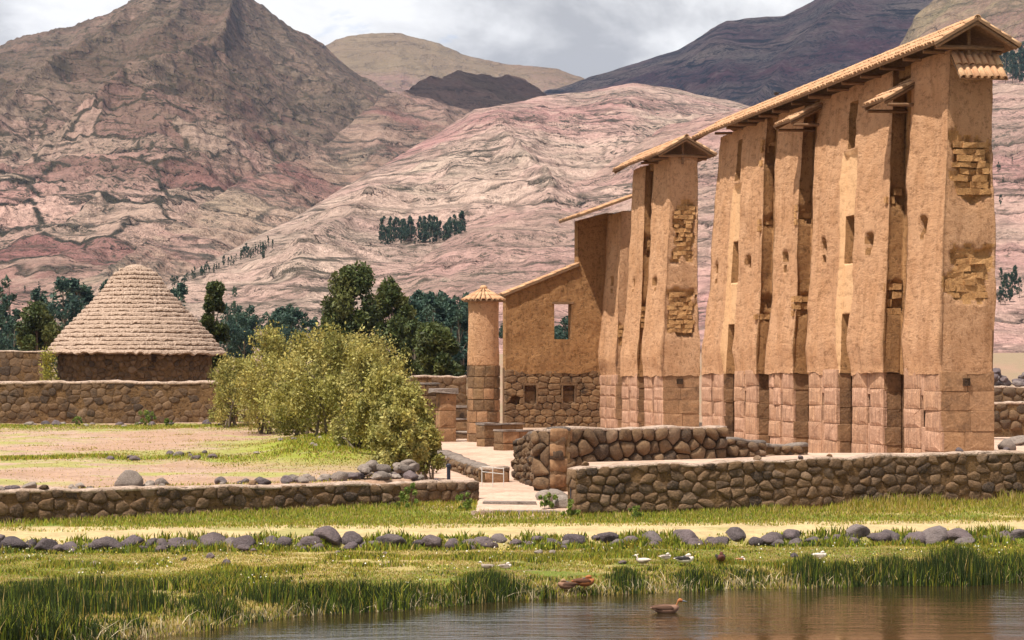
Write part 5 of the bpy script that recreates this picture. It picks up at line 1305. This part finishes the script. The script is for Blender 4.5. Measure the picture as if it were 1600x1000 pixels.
# ------------------------------------------------------------------ grass
def blades(name, label, x, y, h, wd, col, lean=0.35, zoff=-0.02, mat_=None):
    n = len(x); z = G(x, y)+zoff
    a = rng.uniform(0, 2*np.pi, n); ln = np.abs(rng.normal(0, lean, n))*h
    dx, dy = np.cos(a)*ln, np.sin(a)*ln
    b_ = rng.uniform(-0.6, 0.6, n); wx_, wy_ = np.cos(b_)*wd/2, np.sin(b_)*wd/2
    base = np.stack([x, y, z], -1); sd = np.stack([wx_, wy_, 0*x], -1)
    mid = base+np.stack([dx*0.35, dy*0.35, h*0.6], -1); tip = base+np.stack([dx, dy, h], -1)
    V = np.stack([base-sd, base+sd, mid+sd*0.75, mid-sd*0.75, tip], 1).reshape(-1, 3)
    i5 = np.arange(n)*5
    F = np.concatenate([np.stack([i5, i5+1, i5+2], -1), np.stack([i5, i5+2, i5+3], -1), np.stack([i5+3, i5+2, i5+4], -1)])
    o = mk(name, V, F, mat_ or grassm, None, False, np.repeat(col, 5, axis=0)); tag(o, label, 'grass', None, 'stuff'); return o
DK, MG, LG, OL, ST = np.array((0.028, 0.042, 0.009)), np.array((0.10, 0.135, 0.015)), np.array((0.26, 0.285, 0.025)), np.array((0.28, 0.215, 0.03)), np.array((0.46, 0.33, 0.13))
def colour(n, wts):
    c = np.array([DK, MG, LG, OL, ST]); w = np.stack(wts, -1); w = np.maximum(w, 1e-4); cs = np.cumsum(w/w.sum(1)[:, None], axis=1)
    k = (rng.random(n)[:, None] > cs).sum(1).clip(0, 4)
    return c[k]*rng.uniform(0.75, 1.3, (n, 1))
def scatter(n, ya, yb_, ua=-0.30, ub=0.34):
    y = np.sqrt(rng.uniform(ya*ya, yb_*yb_, n)); return rng.uniform(ua, ub, n)*y, y
# the bank
x, y = scatter(640000, 33, 51.8); q = y-y_shore(x, y); yp = y-0.13*x
n1 = fbm(x*0.35, y*0.55, 0, 4, 141); n2 = fbm(x*1.4, y*1.4, 0, 3, 143); bare = ss(0.30, 0.5, fbm(x*0.9, y*1.3, 0, 3, 147))
keep = (q > -0.25) & (yp < 49.75) & (rng.random(len(x)) < 0.62*(1-0.92*bare)*np.where(q < 1.6, 1.0, 0.75))
x, y, q, n1, n2 = (v_[keep] for v_ in (x, y, q, n1, n2)); n = len(x); pxb = 800+FP*x/y
edge = np.exp(-(q/1.1)**2); leftm = ss(650, 250, pxb)*ss(7.5, 3, q)
h = 0.03+0.035*rng.random(n)+0.10*ss(0.05, 0.55, n1+0.8*n2)+edge*(0.06+0.25*ss(-0.2, 0.5, n2+n1))*rng.uniform(0.5, 1.2, n)+leftm*0.14*rng.uniform(0.3, 1.3, n)*ss(-0.3, 0.3, n2+n1)
dark = np.clip(edge*0.9+leftm*0.55, 0, 1)*ss(-0.5, 0.1, n1+n2*0.6)
colr = colour(n, (dark*3.2+0.08+0.9*ss(0.10, 0.5, n2), 0.25+dark*0.7+ss(0.05, 0.4, n1)*0.7, 0.55*(1-dark*0.8)+ss(0.0, 0.4, n2)*0.5, 1.0*(1-dark*0.7), 1.3*ss(0.2, -0.3, n1+0.5*n2)*(1-dark*0.8)+0.15))
blades('grass', 'patchy green and straw grass covering the pond bank', x, y, h, 0.011+0.012*rng.random(n), colr)
# strip between path and walls
x, y = scatter(232000, 50, 62); yp = y-0.13*x; pxs = 800+FP*x/y
lim = np.where(x < -0.9, y_lwall(x), np.where(x > 1.6, y_rwall(x), 55.2))
n1 = fbm(x*0.5, y*0.7, 0, 4, 151); n2 = fbm(x*1.6, y*1.6, 0, 3, 153)
dist = lim-y
keep = (yp > 52.3+0.4*n1) & (dist > 0.03) & (rng.random(len(x)) < np.where(yp < 53, 0.35, 0.85)*ss(-0.9, -0.1, n1+0.4*n2))
x, y, n1, n2, pxs, dist = (v_[keep] for v_ in (x, y, n1, n2, pxs, dist)); n = len(x)
rt = ss(1120, 1250, pxs)*ss(-0.5, 0.2, n1+0.4*n2); nearw = np.exp(-(dist/1.3)**2)
h = 0.05+0.05*rng.random(n)+nearw*0.10*rng.random(n)+rt*nearw*0.24*rng.uniform(0.3, 1.2, n)
colr = colour(n, (0.06+0*n1, 0.45+0.3*ss(0, 0.4, n1)*(1-rt), 1.0-0.3*rt, 0.8+0.9*rt, 0.3+0.5*rt))
blades('grass', 'yellowing grass strip along the foot of the front walls', x, y, h, 0.012+0.012*rng.random(n), colr)
# growth between the boulders
x, y = scatter(180000, 47, 53.5); yp = y-0.13*x; n1 = fbm(x*1.1, y*0.3, 0, 3, 161)
keep = (np.abs(yp-49.62) < 0.42) & (rng.random(len(x)) < ss(-0.4, 0.2, n1)); x, y, n1 = x[keep], y[keep], n1[keep]; n = len(x)
blades('grass', 'green tufts growing between the path boulders', x, y, 0.06+0.24*rng.random(n)*ss(-0.3, 0.4, n1), 0.022+0.02*rng.random(n), colour(n, (0.3+0*n1, 0.9+0*n1, 0.9+0*n1, 0.5+0*n1, 0.05+0*n1)))
# field: ridge, banks, mound and stubble
x, y = scatter(300000, 54, 104, -0.262, -0.035); pxf = 800+FP*x/y
n1 = fbm(x*0.6, y*0.5, 0, 4, 171); n2 = fbm(x*0.8, y*0.8, 0, 4, 41)
gr = np.exp(-((y-70.5-0.9*n2)/1.5)**2)*ss(420, 330, pxf)+np.exp(-((y-100)/3.0)**2)*0.8+np.exp(-((pxf-500)/90)**2-((y-73)/7)**2)*1.2+ss(0.25, 0.5, n1)*0.25+np.exp(-((y-y_lwall(x)-1.1)/0.6)**2)*0.5
keep = (y > y_lwall(x)+0.5) & (pxf < 655) & (rng.random(len(x)) < np.clip(gr*0.55*ss(-0.5, 0.1, n1)+0.035, 0, 1)); x, y, n1, gr = (v_[keep] for v_ in (x, y, n1, gr)); n = len(x)
g_ = np.clip(gr, 0, 1)
blades('grass', 'short yellow-green grass and stubble on the field below the hut', x, y, 0.03+g_*0.10*rng.random(n)+0.03*rng.random(n), 0.02+0.016*rng.random(n), colour(n, (0.05+0.1*g_, 0.25*g_+0.05, 1.3*g_, 0.7*g_+0.2, 0.9*(1-g_)+0.1)), 0.5)
# reeds standing at the water's edge: clumps
rx, ry, rh, rc_ = [], [], [], []
for (px, q0, w, hh, n, dk) in ((1500, 0.35, 1.15, 0.66, 2600, 0.9), (1400, 0.35, 0.9, 0.45, 1500, 0.8), (1262, 0.4, 0.55, 0.50, 900, 0.7), (1320, 0.4, 0.5, 0.36, 700, 0.7), (1590, 0.5, 0.8, 0.42, 1100, 0.6), (980, 0.5, 0.5, 0.34, 700, 0.6), (1085, 0.5, 0.8, 0.24, 700, 0.5), (770, 0.45, 0.7, 0.42, 1500, 0.85), (640, 0.5, 1.2, 0.30, 1200, 0.5), (540, 0.5, 0.8, 0.34, 900, 0.5), (330, 1.0, 0.7, 0.35, 900, 0.6), (60, 2.2, 1.6, 0.55, 2600, 0.85), (210, 1.9, 0.9, 0.42, 1200, 0.7), (130, 5.0, 1.7, 0.34, 1500, 0.6), (430, 0.9, 0.7, 0.4, 900, 0.6), (1180, 0.35, 0.6, 0.26, 500, 0.6)):
    d0 = 44.0
    for _ in range(4): d0 = float(y_shore(np.array(PX(px, d0)), np.array(d0)))+q0
    xx = PX(px, d0)+rng.normal(0, w*0.42, n); yy = d0+rng.normal(0, 0.28, n)
    fall = np.exp(-((xx-PX(px, d0))/(w*0.8))**2)
    rx.append(xx); ry.append(yy); rh.append(hh*rng.uniform(0.45, 1.1, n)*(0.45+0.55*fall)); rc_.append(np.full(n, dk))
rx, ry, rh, rc_ = map(np.concatenate, (rx, ry, rh, rc_)); n = len(rx)
ok = (ry-y_shore(rx, ry)) > -0.45; rx, ry, rh, rc_ = rx[ok], ry[ok], rh[ok], rc_[ok]; n = len(rx)
blades('reeds', 'dark upright reeds standing along the edge of the pond', rx, ry, rh, 0.011+0.008*rng.random(n), colour(n, (rc_*3.2, 0.7+0*rc_, 0.25*(1-rc_)+0.05, 0.18+0*rc_, 0.07+0*rc_)), 0.13, -0.05)
# dry bent stalks at the waterline
x = rng.uniform(-10, 11, 700); y = np.full(700, 42.0)
for _ in range(4): y = y_shore(x, y)
y = y+rng.uniform(-0.25, 0.35, 700)
blades('dry_stalks', 'bleached bent stalks and debris along the waterline', x, y, rng.uniform(0.04, 0.26, 700), np.full(700, 0.02), np.array((0.52, 0.42, 0.26))*rng.uniform(0.7, 1.2, (700, 1)), 1.3, 0.0)
# wild flowers
x, y = scatter(3000, 40, 49.6); n1 = fbm(x*0.8, y*1.2, 0, 3, 181); keep = (y-y_shore(x, y) > 0.9) & (y-0.13*x < 49.7) & (n1 > 0.10); x, y = x[keep], y[keep]; n = len(x)
V, F, c = leaf_quads(np.stack([x, y, G(x, y)+rng.uniform(0.08, 0.2, n)], -1), 0.028+0.016*rng.random(n), pick([(0.75, 0.68, 0.5), (0.7, 0.55, 0.1), (0.75, 0.7, 0.62)], n), 0.9)
tag(mk('wildflowers', V, F, leaf, None, False, c), 'tiny white and yellow wildflowers dotted over the bank', 'flowers', None, 'stuff')
# ------------------------------------------------------------------ birds
def lp(pts, m=10):
    """loft of upright-oval rings along x: (x, zc, ry, rz)"""
    a = np.linspace(0, 2*np.pi, m, endpoint=False)
    return loft([[(x, ry*math.cos(t), zc+rz*math.sin(t)) for t in a] for x, zc, ry, rz in pts])
DB = {}
def duck(x, y, z, s, ang, label, body_c, wing_c, head_c, tucked=False, swim=False, group=None):
    root = empty('duck', (x, y, z), label, 'duck', group); root.rotation_euler = (0, 0, ang); root.scale = (s, s, s)
    h = 0.0 if swim else 0.16
    def part(nm, V, F, c, par=None):
        key = 'plumage_%02d_%02d_%02d' % tuple(int(99*t) for t in c)
        if key not in DB: DB[key] = flat(key, c, 0.8)
        me = raw_mesh(nm, V, F, DB[key], True); o = bpy.data.objects.new(nm, me); C.objects.link(o); o.parent = par or root; return o
    part('body', *lp([(-0.52, h+0.20, 0.01, 0.01), (-0.44, h+0.19, 0.05, 0.03), (-0.30, h+0.15, 0.14, 0.10), (-0.10, h+0.13, 0.20, 0.15), (0.12, h+0.13, 0.20, 0.155), (0.28, h+0.16, 0.15, 0.13), (0.37, h+0.20, 0.08, 0.08), (0.40, h+0.22, 0.02, 0.02)], 12), body_c)
    for sd in (1, -1):
        V, F = lp([(-0.46, h+0.21, 0.01, 0.02), (-0.3, h+0.21, 0.03, 0.06), (-0.05, h+0.19, 0.045, 0.10), (0.14, h+0.19, 0.035, 0.09), (0.22, h+0.18, 0.01, 0.03)], 8); V = V+np.array([0, sd*0.165, 0]); part('wing', V, F, wing_c)
    if tucked: nk = [(0.25, h+0.24, 0.06, 0.05), (0.27, h+0.32, 0.075, 0.07), (0.18, h+0.35, 0.08, 0.075), (0.08, h+0.33, 0.055, 0.05), (0.02, h+0.32, 0.015, 0.015)]; bill = [(0.05, h+0.31, 0.035, 0.02), (-0.05, h+0.29, 0.03, 0.012), (-0.08, h+0.285, 0.01, 0.005)]
    else: nk = [(0.27, h+0.18, 0.07, 0.07), (0.33, h+0.30, 0.055, 0.05), (0.36, h+0.40, 0.06, 0.055), (0.42, h+0.43, 0.065, 0.065), (0.49, h+0.42, 0.05, 0.05), (0.53, h+0.41, 0.015, 0.015)]; bill = [(0.50, h+0.41, 0.04, 0.03), (0.60, h+0.39, 0.04, 0.014), (0.65, h+0.385, 0.012, 0.006)]
    hd = part('head', *lp(nk, 10), head_c); part('bill', *lp(bill, 8), (0.12, 0.13, 0.15), hd)
    if not swim:
        for sd in (1, -1): part('leg', *tube([(0.02, sd*0.07, h+0.06), (0.0, sd*0.07, 0.06), (0.07, sd*0.08, -0.02)], [0.02, 0.014, 0.012], 6), (0.3, 0.16, 0.06))
def gd(px, d): x = PX(px, d); return x, d, float(G(x, d))
RUF, BLK, PAL, GRY, MAR = (0.33, 0.12, 0.04), (0.03, 0.025, 0.025), (0.62, 0.54, 0.47), (0.28, 0.22, 0.18), (0.10, 0.035, 0.025)
duck(*gd(1126, 45.7), 0.46, -1.5, 'dark maroon duck sitting upright on the grassy bank', MAR, BLK, MAR, True)
duck(*gd(1070, 45.3), 0.46, 0.1, 'pale duck with a black back resting on the bank', PAL, BLK, PAL, True)
duck(*gd(1040, 46.3), 0.32, 0.5, 'small whitish duck asleep on the bank above the pale black-backed duck', PAL, GRY, PAL, True)
duck(*gd(1004, 45.2), 0.36, 2.6, 'grey and white duck beside the reeds, left of the pale black-backed duck', GRY, PAL, PAL, False)
duck(*gd(1157, 45.9), 0.26, 0.3, 'tiny pale duckling right of the dark maroon duck', PAL, RUF, PAL, True)
duck(*gd(1281, 46.6), 0.36, 0.2, 'lone white duck on the bank below the boulder line', PAL, PAL, PAL, True)
duck(*gd(790, 44.4), 0.30, 0.2, 'white-fronted duck on dry grass above the dark reed clump', PAL, GRY, PAL, True)
duck(*gd(761, 44.2), 0.30, 3.0, 'grey duck facing the white-fronted duck above the dark reed clump', GRY, GRY, PAL, False)
x_, d_, z_ = gd(913, 42.15); duck(x_, d_, max(z_, 0.06)+0.03, 0.50, 0.15, 'rufous brown duck resting at the waterline', RUF, (0.10, 0.04, 0.02), RUF, True)
x_, d_, z_ = gd(886, 42.05); duck(x_, d_, max(z_, 0.06), 0.44, 3.3, 'brown buff-tailed duck at the waterline touching the rufous one', (0.24, 0.13, 0.08), (0.10, 0.05, 0.03), (0.3, 0.18, 0.1), True)
duck(PX(1041, 39.0), 39.0, -0.02, 0.56, 0.0, 'chestnut duck swimming on the pond', (0.22, 0.12, 0.08), (0.10, 0.045, 0.03), RUF, False, True)
s_b = s_at(1213, -1.0); pb = fS(s_b, 15.36, -1.0); duck(pb[0], pb[1], pb[2]-0.01, 0.42, 2.0, 'small dark bird perched on the temple roof ridge', (0.05, 0.045, 0.05), BLK, (0.08, 0.075, 0.08), False)

# ------------------------------------------------------------------ mountain air
def haze_box():
    x0, x1, y0, y1, z0, z1 = -4400, 4400, -120, 5400, -4.5, 760
    V = [(x, y, z) for z in (z0, z1) for x, y in ((x0, y0), (x1, y0), (x1, y1), (x0, y1))]
    m = bpy.data.materials.new('haze'); m.use_nodes = True; b = NB(m.node_tree)
    v_ = b.n('ShaderNodeVolumePrincipled', None, Color=(0.50, 0.64, 1.0, 1), Density=0.000045, Anisotropy=0.2)
    b.n('ShaderNodeOutputMaterial', None, Volume=v_.outputs[0])
    o = mk('haze', V, [(0,3,2,1), (4,5,6,7), (0,1,5,4), (1,2,6,5), (2,3,7,6), (3,0,4,7)], m); tag(o, kind='stuff')
haze_box()
